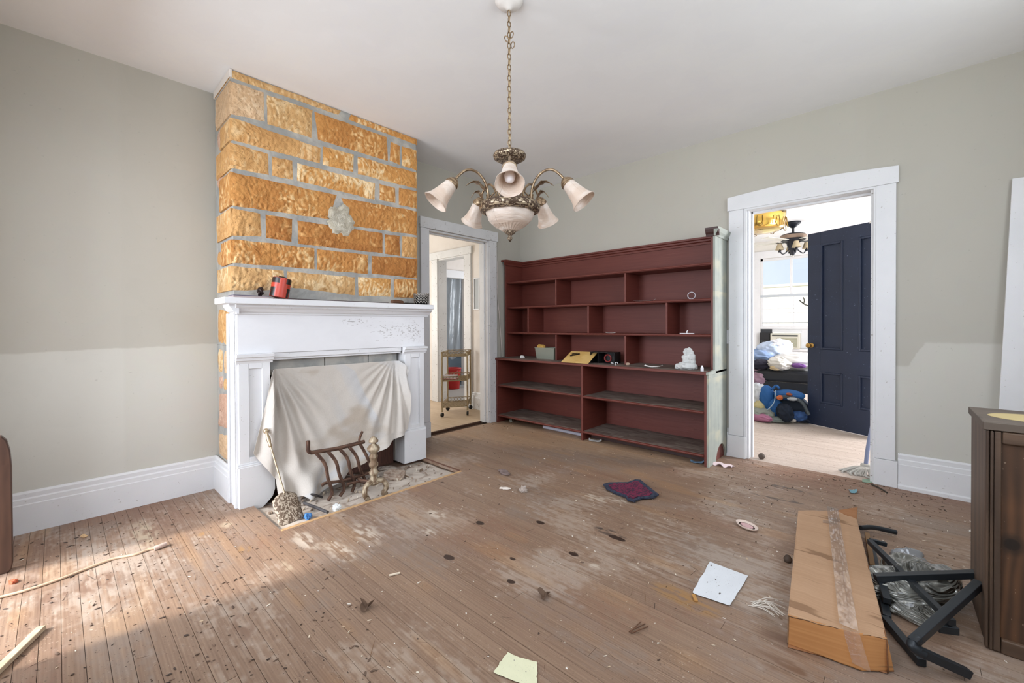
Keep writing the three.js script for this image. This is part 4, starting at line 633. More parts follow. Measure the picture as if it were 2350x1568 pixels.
{
  // ash shovel leaning on the pilaster
  const tip = onY(672, 1198, -0.018), top = onX(609, 984, 0.565), o = thing('ash_shovel', 'speckled ash shovel with a thin brass handle leaning on the left of the fireplace', 'shovel', tip), T = top.clone().sub(tip), blade = onX(672, 1140, tip.x - 0.06).sub(tip);
  const gold = mat(0xb4a084, 0.35, { metalness: 0.6 }), sp = mat(0xffffff, 0.6, { map: tex(256, 256, (u, v) => mix3(rgb(96, 78, 62), rgb(178, 164, 146), sst(0.45, 0.6, fbm(u * 26, v * 26, 531, 3)))), bumpMap: T_LUMP, bumpScale: 0.004, metalness: 0.2 });
  const dir = T.clone().normalize(), side = new THREE.Vector3().crossVectors(dir, new THREE.Vector3(1, 0.2, 0)).normalize(), nrm = new THREE.Vector3().crossVectors(side, dir).normalize();
  part('pan', thick(grid(14, 14, (u, v) => { const w = 0.068 * (v > 0.78 ? 1 - Math.pow((v - 0.78) / 0.22, 2) * 0.7 : 1), a = (u - 0.5) * 2; return dir.clone().multiplyScalar(v * 0.185).addScaledVector(side, a * w).addScaledVector(nrm, -0.016 * a * a * a * a - 0.01 * v); }), 0.003), sp, o);
  part('rod', tube([dir.clone().multiplyScalar(0.175), dir.clone().multiplyScalar(T.length() - 0.12)], 0.0055, 8, 8), gold, o);
  const kn = part('handle', lathe([[0, 0], [0.009, 0], [0.011, 0.012], [0.008, 0.02], [0.011, 0.035], [0.013, 0.055], [0.009, 0.08], [0.007, 0.092], [0.015, 0.1], [0.017, 0.11], [0.011, 0.122], [0, 0.126]], 16), gold, o); kn.quaternion.setFromUnitVectors(new THREE.Vector3(0, 1, 0), dir); kn.position.copy(dir.clone().multiplyScalar(T.length() - 0.125));
}
{
  const P = (x, y, h = -0.012) => onY(x, y, h);
  solo('poker_rod', tube([P(698, 1155, 0), P(725, 1165, 0), P(752, 1176, 0)], 0.009, 10, 8), mat(0x5e5c5e, 0.5, { metalness: 0.6 }), 'grey iron rod lying on the hearth behind the shovel', 'rod');
  solo('bent_iron_strap', tube([P(690, 1137, 0.0), P(706, 1134, 0.03), P(722, 1136, 0.03), P(740, 1142, 0.0)], 0.007, 16, 6), mat(0x2a2422, 0.7), 'curved black iron strap on the hearth below the drop cloth', 'strap');
  place(solo('blue_foil_ball', crumple(0.022, 0.018, 0.022, 31), mat(0x4d84c0, 0.3, { metalness: 0.3 }), 'small crumpled blue wrapper on the hearth beside the shovel', 'wrapper'), P(707, 1184, -0.005));
  place(solo('clear_plastic_scrap', crumple(0.03, 0.016, 0.02, 37, 0.5), M_plasticBag, 'crumpled clear plastic scrap on the hearth in front of the grate', 'plastic'), P(772, 1166, 0.008));
  place(solo('broken_brick', rough(new THREE.BoxGeometry(0.14, 0.05, 0.09, 6, 3, 5), 0.012, 14, 3), mat(0xffffff, 0.95, { map: mottled(rgb(150, 128, 112), rgb(184, 168, 152), 8, 0.3, 0.7, 541) }), 'broken dusty brick on the hearth right of the andiron', 'brick'), P(906, 1090, 0.0), 0.4);
  const q = rng(61), dark = [], n = 130, geo = rough(new THREE.IcosahedronGeometry(0.008, 1), 0.005, 90, 4); geo.scale(1.4, 0.5, 1);
  const im = new THREE.InstancedMesh(geo, mat(0xffffff, 0.95), n), m4 = new THREE.Matrix4(), e = new THREE.Euler(), qq = new THREE.Quaternion();
  for (let i = 0; i < n; i++) { const z = 1.88 + q() * 1.2, x = 0.56 + Math.pow(q(), 1.6) * 0.38; m4.compose(new THREE.Vector3(x, -0.018 + q() * 0.006, z), qq.setFromEuler(e.set(q() * 6, q() * 6, q() * 6)), new THREE.Vector3().setScalar(0.4 + q() * 1.1)); im.setMatrixAt(i, m4); im.setColorAt(i, new THREE.Color().setHex([0x8a7868, 0x6a5848, 0xb8a894, 0xcfc4b4, 0x9a8878][Math.floor(q() * 5)])); }
  im.name = 'hearth_rubble'; im.userData.kind = 'stuff'; tag(im, 'loose crumbs of mortar and ash lying on the hearth', 'rubble'); add(im, scene);
}

// ------------------------------------------------------------------ chandelier
{
  const c0 = onY(1168, 8, 2.74), cx = c0.x, cz = c0.z, o = thing('chandelier', 'antique brass five-arm chandelier with frosted bell shades hanging on a chain', 'chandelier', [cx, 0, cz], 0);
  const face = Math.atan2(CAM.x - cx, CAM.z - cz);                    // one arm points this way
  const brassTex = mottled(rgb(120, 98, 76), rgb(176, 154, 124), 10, 0.3, 0.7, 551);
  const brass = mat(0xffffff, 0.34, { map: brassTex, metalness: 0.75 }), relief = tex(256, 256, (u, v) => sst(0.38, 0.62, fbm(u * 12, v * 12, 555, 2, 12)), false), orn = mat(0xffffff, 0.36, { map: rep(tex(256, 256, (u, v) => mix3(rgb(92, 74, 60), rgb(186, 168, 142), sst(0.4, 0.68, fbm(u * 12, v * 12, 555, 2, 12))), true), 7, 3), metalness: 0.6, bumpMap: rep(relief, 7, 3), bumpScale: 0.006 });
  const glass = pmat(0xffffff, 0.5, { map: mottled(rgb(228, 208, 190), rgb(240, 228, 216), 5, 0.3, 0.7, 557), transmission: 0.35, thickness: 0, bumpMap: rep(T_LUMP, 2), bumpScale: 0.003, clearcoat: 0.5, clearcoatRoughness: 0.25 });
  const Y = (py, r = 0) => { const d = ray(1168, py); const dist = Math.hypot(cx - CAM.x, cz - CAM.z), dh = Math.hypot(d.x, d.z); return CAM.y + d.y / dh * dist; };
  // ceiling canopy
  part('canopy', lathe([[0, H - 0.045], [0.012, H - 0.045], [0.02, H - 0.036], [0.045, H - 0.03], [0.058, H - 0.02], [0.062, H - 0.01], [0.07, H - 0.004], [0.07, H - 0.0005], [0, H - 0.0005]], 40), mat(0xe4e0dc, 0.4), o);
  const topY = Y(352), botY = Y(545);
  // chain of single links
  const y0 = H - 0.05, y1 = topY + 0.012, nL = 26, step = (y0 - y1) / nL;
  const lg = (() => { const pts = []; for (let i = 0; i < 16; i++) { const a = i / 16 * Math.PI * 2; pts.push(new THREE.Vector3(Math.cos(a) * 0.0085, Math.sin(a) * step * 0.62, 0)); } return tube(pts, 0.0024, 32, 6, true); })();
  const ch = part('chain', tube([[0.001, y0 + 0.012, 0], [0.002, (y0 + y1) / 2, 0.001], [0, y1 - 0.01, 0]], 0.0016, 10, 6), mat(0xb9a67c, 0.5), o, 'thin wire threaded through the chain links');
  for (let i = 0; i < nL; i++) { const l = part('chain_link', lg, brass, ch); l.position.set(0, y0 - (i + 0.5) * step, 0); l.rotation.y = (i % 2 ? Math.PI / 2 : 0) + face + 0.5; l.rotation.z = 0.04 * (i % 3 - 1); }
  for (const [dx, dy, rz] of [[-0.012, -0.14, 0.5], [0.012, -0.12, -0.35], [0.018, -0.17, -0.15]]) { const l = part('chain_link', lg, brass, ch); l.position.set(dx * Math.cos(face), y0 + dy, -dx * Math.sin(face)); l.rotation.set(0, face, rz); }
  // top plate
  part('top_plate', lathe([[0, topY + 0.018], [0.01, topY + 0.018], [0.014, topY + 0.008], [0.05, topY + 0.006], [0.077, topY - 0.002], [0.083, topY - 0.012], [0.079, topY - 0.026], [0.062, topY - 0.036], [0.03, topY - 0.04], [0, topY - 0.04]], 48), orn, o);
  const ringY = Y(478);
  part('stem', lathe([[0, topY - 0.03], [0.012, topY - 0.03], [0.012, ringY + 0.15], [0.022, ringY + 0.14], [0.036, ringY + 0.115], [0.04, ringY + 0.085], [0.03, ringY + 0.055], [0.022, ringY + 0.035], [0.034, ringY + 0.02], [0.04, ringY], [0, ringY]], 28), orn, o);
  part('ring', lathe([[0.09, ringY + 0.024], [0.125, ringY + 0.028], [0.142, ringY + 0.022], [0.154, ringY + 0.004], [0.15, ringY - 0.016], [0.132, ringY - 0.026], [0.112, ringY - 0.022], [0.1, ringY - 0.014], [0.04, ringY - 0.006], [0.04, ringY + 0.012], [0.09, ringY + 0.024]], 64), orn, o, 'ornate cast metal ring with floral relief');
  const bowl = part('glass_bowl', thick((() => { const g = lathe([[0.116, ringY - 0.018], [0.116, ringY - 0.028], [0.113, ringY - 0.04], [0.108, ringY - 0.053], [0.1, ringY - 0.066], [0.091, ringY - 0.076], [0.08, ringY - 0.085], [0.068, ringY - 0.092], [0.056, ringY - 0.098], [0.044, ringY - 0.107], [0.034, ringY - 0.112], [0.014, ringY - 0.118]], 144); const p = g.attributes.position; for (let i = 0; i < p.count; i++) { const x = p.getX(i), z = p.getZ(i), y = p.getY(i), a = Math.atan2(z, x), r = Math.hypot(x, z), k = 1 + (y < ringY - 0.086 ? 0.05 * Math.cos(a * 26) : 0.035 * Math.sin(a * 9 + (ringY - y) * 40) * Math.sin((ringY - y) * 44)); p.setX(i, x * k); p.setZ(i, z * k); } g.computeVertexNormals(); return g; })(), 0.003), glass, o, 'frosted glass bowl with moulded swirls');
  part('finial', lathe([[0, ringY - 0.108], [0.026, ringY - 0.112], [0.03, ringY - 0.12], [0.022, ringY - 0.13], [0.01, ringY - 0.136], [0.008, ringY - 0.142], [0.014, ringY - 0.15], [0.01, ringY - 0.158], [0.003, ringY - 0.168], [0, botY]], 24), orn, bowl);
  for (let k = 0; k < 5; k++) {
    const a = face + k * Math.PI * 2 / 5, s = Math.sin(a), c = Math.cos(a), P = (r, y) => new THREE.Vector3(s * r, ringY + y, c * r);
    const arm = part('arm', tube([P(0.112, 0.02), P(0.112, 0.06), P(0.124, 0.11), P(0.152, 0.15), P(0.19, 0.17), P(0.225, 0.165), P(0.258, 0.138), P(0.278, 0.112)], 0.0062, 44, 8), brass, o);
    const ax = P(0.098, -0.118).sub(P(0, 0)).normalize(), base = P(0.272, 0.118), sock = part('socket_cup', lathe([[0, 0], [0.012, 0], [0.022, 0.01], [0.031, 0.022], [0.034, 0.034], [0.0335, 0.038], [0.028, 0.038], [0, 0.03]], 24), brass, arm); sock.quaternion.setFromUnitVectors(new THREE.Vector3(0, 1, 0), ax); sock.position.copy(base);
    const sg = thick((() => { const g = lathe([[0.026, 0.028], [0.029, 0.045], [0.033, 0.07], [0.038, 0.1], [0.045, 0.128], [0.054, 0.148], [0.061, 0.158]], 60), p = g.attributes.position; for (let i = 0; i < p.count; i++) { const x = p.getX(i), z = p.getZ(i), y = p.getY(i), an = Math.atan2(z, x), f = sst(0.1, 0.158, y), kk = 1 + 0.022 * f * Math.cos(an * 6) + 0.02 * Math.cos(an * 8) * sst(0.03, 0.1, y) * (1 - f); p.setX(i, x * kk); p.setZ(i, z * kk); } g.computeVertexNormals(); return g; })(), -0.0028);
    const shade = part('glass_shade', sg, glass, arm, 'frosted bell shade of amber-white glass'); shade.quaternion.copy(sock.quaternion); shade.position.copy(base);
    const bulb = part('bulb', lathe([[0, 0.03], [0.014, 0.034], [0.016, 0.05], [0.02, 0.07], [0.024, 0.095], [0.021, 0.118], [0.012, 0.13], [0, 0.133]], 20), mat(0xf2ecee, 0.3), arm); bulb.quaternion.copy(sock.quaternion); bulb.position.copy(base);
    // scrolling leaf half way between arms
    const b = a + Math.PI / 5, sb = Math.sin(b), cb = Math.cos(b), Q = (r, y) => new THREE.Vector3(sb * r, ringY + y, cb * r);
    const sc = part('scroll', tube([Q(0.04, 0.03), Q(0.06, 0.09), Q(0.055, 0.125), Q(0.04, 0.13), Q(0.034, 0.115), Q(0.044, 0.108)], 0.0055, 30, 7), brass, o);
    const leaf = (r0, y0, r1, y1) => thick(grid(8, 14, (u, v) => { const w = 0.028 * Math.sin(Math.PI * Math.min(1, v * 1.05)) * (0.75 + 0.25 * Math.cos(v * 26)), bend = Math.sin(v * Math.PI * 0.9) * 0.045, r = lerp(r0, r1, v), y = lerp(y0, y1, v) + bend, t = (u - 0.5) * 2 * w; return new THREE.Vector3(s * r + c * t, ringY + y + 0.006 * Math.abs(u - 0.5), c * r - s * t); }), 0.0014);
    part('leaf', leaf(0.11, 0.055, 0.225, 0.075), brass, arm); part('leaf', leaf(0.13, 0.02, 0.20, 0.02), brass, arm);
    part('rib', tube([Q(0.118, 0.025), Q(0.1, 0.07), Q(0.06, 0.1), Q(0.03, 0.105)], 0.004, 20, 6), brass, sc);
  }
}
// ------------------------------------------------------------------ floor things in the foreground
const board = (c1, c2, seed, rot = 0) => { const t = woodTex(c1, c2, seed, 22); t.rotation = rot; t.center.set(0.5, 0.5); return t; };
{ // small hooked rug
  const pts = [[1384, 1117], [1400, 1113], [1440, 1112], [1458, 1106], [1470, 1107], [1490, 1124], [1512, 1141], [1500, 1148], [1470, 1150], [1456, 1157], [1440, 1153], [1436, 1146], [1410, 1136], [1392, 1128]].map(([x, y]) => onY(x, y)), cen = pts.reduce((a, b) => a.clone().add(b)).multiplyScalar(1 / pts.length);
  const o = thing('rug_scrap', 'small magenta and navy hooked rug scrap lying on the floor boards', 'rug', cen), N = 56;
  const ringPt = (u) => { const t = u * pts.length, i = Math.floor(t) % pts.length, f = t - Math.floor(t); return pts[i].clone().lerp(pts[(i + 1) % pts.length], f).sub(cen); };
  const mg = mat(0xffffff, 0.98, { map: tex(256, 256, (u, v) => mix3(rgb(112, 30, 62), rgb(58, 28, 50), sst(0.45, 0.62, fbm(u * 30, v * 30, 601, 2)))) }), nv = mat(0xffffff, 0.98, { map: mottled(rgb(36, 42, 60), rgb(56, 62, 80), 20, 0.3, 0.7, 603) });
  const pile = (a, b, y, amp, s) => rough(boxUV(thick(grid(N, 8, (u, v) => { const p = ringPt(u % 1).multiplyScalar(lerp(a, b, v)); p.y = y + 0.004 * fbm(p.x * 20, p.z * 20, 3, 2); return p; }), 0.008), 0.25), amp, 90, s);
  part('border', pile(1.0, 0.78, 0.016, 0.004, 3), nv, o, 'dark navy border'); part('field', pile(0.8, 0.001, 0.018, 0.005, 5), mg, o, 'magenta looped field');
}
const flat = (px, name, m, label, cat2, seed, lift = 0.002, curl = 0.006) => { const P = px.map(([x, y]) => onY(x, y)), c = P.reduce((a, b) => a.clone().add(b)).multiplyScalar(0.25); const g = thick(grid(14, 14, (u, v) => { const q = P[0].clone().multiplyScalar((1 - u) * (1 - v)).addScaledVector(P[1], u * (1 - v)).addScaledVector(P[2], u * v).addScaledVector(P[3], (1 - u) * v).sub(c); q.y = lift + curl * (fbm(u * 2.2 + seed, v * 2.2, seed, 3) * 0.8 + 0.5 * Math.pow(Math.abs(u - 0.5) * 2, 4)); const e = (vn(u * 12 + v * 9, seed, 7) - 0.5) * 0.004; q.x += e; q.z -= e; return q; }), 0.0006); const o = solo(name, g, m, label, cat2); o.position.copy(c); return o; };
const speck = (base, seed, marks) => mat(0xffffff, 0.85, { map: tex(256, 256, (u, v) => { let c = base.map((k) => k + 0.03 * (fbm(u * 4, v * 4, seed, 4) - 0.5)); for (const [a, b, r] of marks) { const d = Math.hypot((u - a) * (1 + 0.5 * vn(u * 20, v * 20, 3)), v - b); if (d < r) c = mix3(c, rgb(96, 92, 90), sst(r, r * 0.5, d)); } const f = vn(u * 60, v * 60, seed + 3); return f > 0.95 ? mix3(c, rgb(130, 126, 120), 0.6) : c; }) });
flat([[1630, 1292], [1718, 1325], [1676, 1394], [1588, 1363]], 'white_paper_sheet', speck(rgb(222, 226, 230), 611, [[0.08, 0.1, 0.03], [0.35, 0.45, 0.025], [0.62, 0.78, 0.035], [0.2, 0.6, 0.02]]), 'square white sheet of paper with dark specks lying on the floor boards', 'paper', 3);
flat([[1165, 1502], [1232, 1525], [1233, 1586], [1132, 1548]], 'yellow_note', speck(rgb(226, 226, 192), 613, [[0.3, 0.2, 0.02], [0.7, 0.5, 0.02]]), 'pale yellow paper note lying on the floor boards', 'paper', 5);
flat([[2246, 1205], [2275, 1208], [2270, 1232], [2222, 1222]], 'white_paper_corner', M_paper, 'torn white paper partly hidden behind the wooden cabinet', 'paper', 7);
{ // soap dish
  const o = thing('oval_dish', 'small oval pink and white dish on the floor', 'dish', onY(1714, 1212), -0.5); const g = lathe([[0, 0.006], [0.05, 0.006], [0.062, 0.012], [0.066, 0.02], [0.06, 0.02], [0.05, 0.012], [0, 0.01]], 40); g.scale(1.0, 1, 0.62); part('dish', g, mat(0xe2cfc2, 0.35), o); const s = lathe([[0, 0.0125], [0.046, 0.0125], [0.03, 0.015], [0, 0.0155]], 32); s.scale(1, 1, 0.6); part('soap_film', s, mat(0xd2a9aa, 0.4), o);
}
{ // cardboard box, long and low, partly crushed
  const o = thing('cardboard_box', 'long flattened brown cardboard box with clear packing tape on the floor', 'box', [0, 0, 0]);
  const ct = (c1, c2, s) => tex(512, 512, (u, v) => { let c = mix3(c1, c2, 0.5 * fbm(u * 4, v * 6, s, 4) + 0.5 * vn(u * 2, v * 120, s + 3)); const k = vn(u * 2 + 4, v * 26, s + 5); if (k > 0.82) c = mix3(c, rgb(120, 88, 62), sst(0.82, 0.9, k) * 0.6); return c; });
  const card = mat(0xffffff, 0.85, { map: ct(rgb(172, 136, 104), rgb(192, 156, 124), 621) }), cardO = mat(0xffffff, 0.85, { map: ct(rgb(184, 126, 74), rgb(206, 152, 98), 625) }), inner = mat(0xffffff, 0.9, { map: ct(rgb(146, 98, 62), rgb(166, 118, 80), 629) });
  const hN = 0.115, hF = 0.085;                                       // height near and far
  const tl = onY(1832, 1172, hF), tm = onY(1918, 1172, hF), tr = onY(1966, 1192, hF), bl = onY(1808, 1412, hN), bm = onY(1952, 1450, hN), brr = onY(2036, 1466, hN);
  const fl2 = onY(1806, 1478, 0.004), fm = onY(1978, 1540, 0.004), fr = onY(2052, 1542, 0.004), far = onY(1970, 1166, 0.02);
  const quad = (a, b, c, d, n = 14, k = 0.004, s = 1) => boxUV(thick(grid(n, n * 2, (u, v) => { const q = a.clone().multiplyScalar((1 - u) * (1 - v)).addScaledVector(b, u * (1 - v)).addScaledVector(c, u * v).addScaledVector(d, (1 - u) * v); q.y += k * (fbm(u * 4 + s, v * 9, s, 3) - 0.5) * 2 * Math.sin(Math.PI * u) ; return q; }), 0.004), 0.5);
  part('top_flap', quad(tl, tm, bm, bl, 14, 0.008, 3), card, o); part('top_flap', quad(tm.clone().add(new THREE.Vector3(0, -0.001, 0)), tr, brr, bm.clone().add(new THREE.Vector3(0, -0.001, 0)), 10, 0.006, 7), card, o);
  part('end_panel', quad(bl, bm, fm, fl2, 12, 0.003, 9), cardO, o, 'orange-brown near end panel'); part('end_flap', quad(bm, brr, fr, fm, 8, 0.002, 11), cardO, o, 'orange-brown flap on the near end');
  const drop = (p) => new THREE.Vector3(p.x, 0.004, p.z);
  part('side_panel', quad(tl, bl, fl2, drop(tl), 10, 0.002, 13), card, o); part('side_panel', quad(tr, drop(tr).add(new THREE.Vector3(0.01, 0, 0)), drop(brr).add(new THREE.Vector3(0.005, 0, 0)), brr, 6, 0.002, 15), inner, o);
  part('bottom_panel', quad(drop(tl), drop(tr), drop(brr), drop(bl), 6, 0.0, 17), inner, o); part('far_flap', quad(tm, onY(1968, 1164, 0.10), tr, tm.clone().lerp(tr, 0.5), 6, 0.0, 19), inner, o);
  // tape
  const tape = pmat(0xfaf6f0, 0.12, { transmission: 0.93, thickness: 0, bumpMap: tex(128, 256, (u, v) => Math.abs(2 * vn(u * 5, v * 50, 635, 0) - 1), false), bumpScale: 0.0012 });
  const strip = (a, b, w, s) => thick(grid(8, 60, (u, v) => { const q = a.clone().lerp(b, v); q.x += (u - 0.5) * w; q.y += 0.008 + 0.004 * vn(v * 40, u * 3, s); return q; }), 0.0004);
  part('packing_tape', strip(tm.clone().add(new THREE.Vector3(-0.015, 0.004, 0)), bm.clone().add(new THREE.Vector3(-0.005, 0.003, 0)), 0.05, 3), tape, o, 'shiny crinkled clear packing tape');
  part('packing_tape', strip(bm.clone().add(new THREE.Vector3(0, 0, 0.004)), fm.clone().add(new THREE.Vector3(0, 0.006, 0.01)), 0.045, 5), tape, o);
  part('packing_tape', boxUV(thick(grid(10, 3, (u, v) => { const q = onY(lerp(1888, 1920, u), lerp(1193, 1197, u) + v * 7, hF + 0.012); return q; }), 0.0004)), tape, o);
}
{ // loose tape tangle
  const q = rng(31), pts = []; for (let k = 0; k < 16; k++) { const a = onY(1716 + q() * 20, 1382 + q() * 14), b = onY(1775 + q() * 28, 1378 + q() * 45); const m = a.clone().lerp(b, 0.5); m.y = 0.012 + q() * 0.02; pts.push(tube([a.setY(0.004), m, b.setY(0.006)], 0.0016, 8, 5)); }
  solo('plastic_strapping', merge(pts), pmat(0xefe8de, 0.25, { transmission: 0.2, thickness: 0 }), 'tangle of shiny clear strapping beside the cardboard box', 'plastic');
}
{ // black metal frame pieces in a heap beside the box
  const steel = mat(0x2c3136, 0.42, { metalness: 0.35 }), W = 0.026;
  const P = (x, y, h) => onY(x, y, h);
  const o1 = thing('black_metal_frame', 'black square-tube metal frame leg with a bent foot lying over the plastic bag', 'metal frame', [0, 0, 0]);
  part('tube', bar(P(2247, 1340, 0.185), P(2094, 1476, 0.105), W, W), steel, o1);
  part('bend', tube([P(2106, 1466, 0.112), P(2092, 1480, 0.10), P(2100, 1490, 0.092), P(2120, 1502, 0.08)], W * 0.56, 16, 8), steel, o1);
  part('foot_tube', bar(P(2104, 1492, 0.09), P(2222, 1546, 0.02), W, W), steel, o1);
  const o2 = thing('black_metal_frame', 'black square-tube metal bar lying level between the box and the wooden cabinet', 'metal frame', [0, 0, 0]); part('tube', bar(P(2008, 1326, 0.09), P(2246, 1318, 0.15), W * 1.05, W), steel, o2); part('end_stub', bar(P(2020, 1328, 0.075), P(2036, 1380, 0.05), W, W), steel, o2);
  const o3 = thing('black_metal_frame', 'black square-tube metal bar lying diagonally across the clear plastic bag', 'metal frame', [0, 0, 0]); part('tube', bar(P(1996, 1243, 0.10), P(2186, 1430, 0.09), W * 0.85, W * 0.85), steel, o3); part('cross_tube', bar(P(2150, 1440, 0.06), P(2196, 1446, 0.06), W, W), steel, o3); part('cross_tube', bar(P(1996, 1240, 0.10), P(2034, 1250, 0.09), W * 0.7, W * 0.7), steel, o3);
  const o4 = thing('black_metal_frame', 'black metal bar sticking out low beside the near end of the cardboard box', 'metal frame', [0, 0, 0]); part('tube', bar(P(2030, 1420, 0.02), P(2116, 1522, 0.016), W, W), steel, o4); part('long_tube', bar(P(2000, 1260, 0.016), P(2036, 1420, 0.018), W, W), steel, o4);
  const o5 = thing('black_metal_frame', 'short black metal bar sticking out at the far end of the cardboard box', 'metal frame', [0, 0, 0]); part('tube', tube([P(1975, 1212, 0.04), P(2005, 1211, 0.035), P(2056, 1222, 0.018)], 0.0125, 12, 8), steel, o5);
  solo('wooden_stick', bar(P(1990, 1226, 0.03), P(2002, 1300, 0.03), 0.02, 0.02), mat(0x8a6a48, 0.7), 'short bare wooden stick between cardboard box and metal frame', 'stick');
}
{ // clear bag full of grey padding
  const c = onY(2100, 1360, 0.0), o = thing('clear_plastic_bag', 'shiny clear plastic bag stuffed with grey padding under the metal frame', 'bag', c);
  const fold = (g, amp, s) => { const q = g.clone(); q.computeVertexNormals(); const p = q.attributes.position, n = q.attributes.normal; for (let i = 0; i < p.count; i++) { const x = p.getX(i), y = p.getY(i), z = p.getZ(i), w3 = n3(x * 9, y * 9, z * 9, s), k = amp * 1.1 * (1 - 2 * Math.abs(Math.sin((x * 0.8 + z) * 26 + 9 * w3))) + amp * 1.4 * (Math.abs(2 * n3(x * 26, y * 26, z * 26, s + 2) - 1) - 0.3); p.setXYZ(i, x + n.getX(i) * k, Math.max(0.002, y + n.getY(i) * k), z + n.getZ(i) * k); } q.computeVertexNormals(); return q; };
  const lump = (x, y, z, a, b, d, s, det = 44) => { const g = new THREE.SphereGeometry(1, det * 2, det); g.scale(a, b, d); g.translate(x, y, z); return fold(g, 0.012, s); };
  const wr = tex(512, 512, (u, v) => { const a = fbm(u * 6, v * 6, 801, 3, 6); return Math.abs(2 * vn(u * 10 + 4 * a, v * 26 + 6 * a, 803) - 1); }, false), film = pmat(0xa2a39c, 0.1, { metalness: 0.25, clearcoat: 1, clearcoatRoughness: 0.06, bumpMap: wr, bumpScale: 0.03 }), film2 = pmat(0x80817b, 0.12, { metalness: 0.25, clearcoat: 1, clearcoatRoughness: 0.06, bumpMap: wr, bumpScale: 0.03 });
  part('stuffing', lump(0.02, 0.055, -0.02, 0.13, 0.062, 0.16, 3), film2, o, 'grey padding behind glossy film'); part('bag_bulge', lump(-0.06, 0.045, 0.1, 0.12, 0.05, 0.11, 5), film, o); part('bag_bulge', lump(0.02, 0.02, 0.21, 0.1, 0.025, 0.07, 7), film, o); part('bag_bulge', lump(-0.02, 0.025, -0.26, 0.06, 0.03, 0.12, 9), pmat(0x8d8f92, 0.12, { clearcoat: 1 }), o);
}
{ // wooden cabinet at the right edge
  const wd = mat(0xffffff, 0.55, { map: board(rgb(58, 44, 36), rgb(112, 88, 68), 641, 0), bumpMap: T_STREAK, bumpScale: 0.0015 }), wdV = mat(0xffffff, 0.55, { map: board(rgb(54, 42, 35), rgb(108, 86, 68), 643, Math.PI / 2), bumpMap: rep(T_STREAK, 1), bumpScale: 0.0012 });
  const panel = mat(0xffffff, 0.5, { map: tex(512, 512, (u, v) => { const k = 0.5 + 0.5 * Math.sin((u * 18 + 1.8 * fbm(u * 4, v * 1.6, 651, 3)) * 6.283); let c = mix3(rgb(52, 38, 30), rgb(122, 84, 56), clamp(0.2 + 0.5 * k * fbm(u * 3, v * 2, 655, 3) + 0.4 * fbm(u * 4, v * 6, 653, 4) - 0.1)); const d = Math.hypot((u - 0.05) * 0.8, v - 0.49); c = mix3(c, rgb(26, 20, 17), sst(0.034, 0.024, d)); c = mix3(c, rgb(44, 34, 28), 0.6 * sst(0.07, 0.03, d)); const f = fbm(u * 60, v * 60, 657, 2); return f > 0.88 ? mix3(c, rgb(170, 154, 134), 0.6) : c; }) });
  const o = thing('wooden_cabinet', 'weathered dark brown wooden cabinet with framed door at the right edge', 'cabinet', [3.725, 0, 1.76], 0.03), w = 0.6, h = 0.79, d = 0.34;
  part('side_panel', bx(0.0, 0.02, 0.02, h - 0.03, -d, -0.02), wdV, o); part('side_panel', bx(w - 0.02, w, 0.02, h - 0.03, -d, -0.02), wdV, o); part('back_panel', bx(0.02, w - 0.02, 0.02, h - 0.03, -d, -d + 0.01), wdV, o); part('bottom_board', bx(0.02, w - 0.02, 0.02, 0.04, -d, -0.02), wd, o);
  const top = part('top_board', bx(-0.008, w + 0.008, h - 0.028, h, -d - 0.005, 0.004), mat(0xffffff, 0.6, { map: tex(256, 256, (u, v) => mix3(rgb(70, 60, 52), rgb(112, 100, 88), fbm(u * 3, v * 20, 661, 3))) }), o);
  const ov = lathe([[0, h + 0.0012], [0.15, h + 0.001], [0.15, h - 0.002], [0, h - 0.002]], 40); ov.scale(0.95, 1, 0.62); ov.translate(0.165, 0, -0.16); part('bare_wood_oval', ov, mat(0xb8a574, 0.75), top, 'oval of pale worn bare wood');
  for (const [a, b, z] of [[0.0, 0.009, 0.0], [0.01, 0.018, 0.004], [0.019, 0.036, 0.001]]) part('stile_moulding', bx(a, b, 0.005, h - 0.03, -0.02, z, 0.004), wdV, o);
  part('top_rail', bx(0.037, w, h - 0.072, h - 0.03, -0.02, 0.002, 0.006), wd, o); part('bottom_rail', bx(0.037, w, 0.0, 0.05, -0.02, 0.0, 0.006), wd, o);
  const pg = bx(0.037, w - 0.04, 0.05, h - 0.072, -0.026, -0.014, 0); const p = pg.attributes.position; for (let i = 0; i < p.count; i++) pg.attributes.uv.setXY(i, (p.getX(i) - 0.037) / 0.5, (p.getY(i) - 0.05) / 0.67); part('door_panel', pg, panel, o, 'knotty stained door panel');
}
{ // loose white board leaning on the right wall
  const a = onZ(2322, 412, 0.012), b = onZ(2292, 930, 0.085), o = thing('leaning_board', 'loose white painted board leaning against the grey wall behind the wooden cabinet', 'board', [0, 0, 0]);
  const bot = b.clone().lerp(a, -(b.y) / (a.y - b.y)); const dir = a.clone().sub(bot), L = dir.length(); const g = bx(0, 0.115, 0, L, 0, 0.02, 0.002); const m = part('plank', g, M.trim, o); m.quaternion.setFromUnitVectors(new THREE.Vector3(0, 1, 0), dir.normalize()); m.position.copy(bot).add(new THREE.Vector3(0, 0.0, 0.0));
}
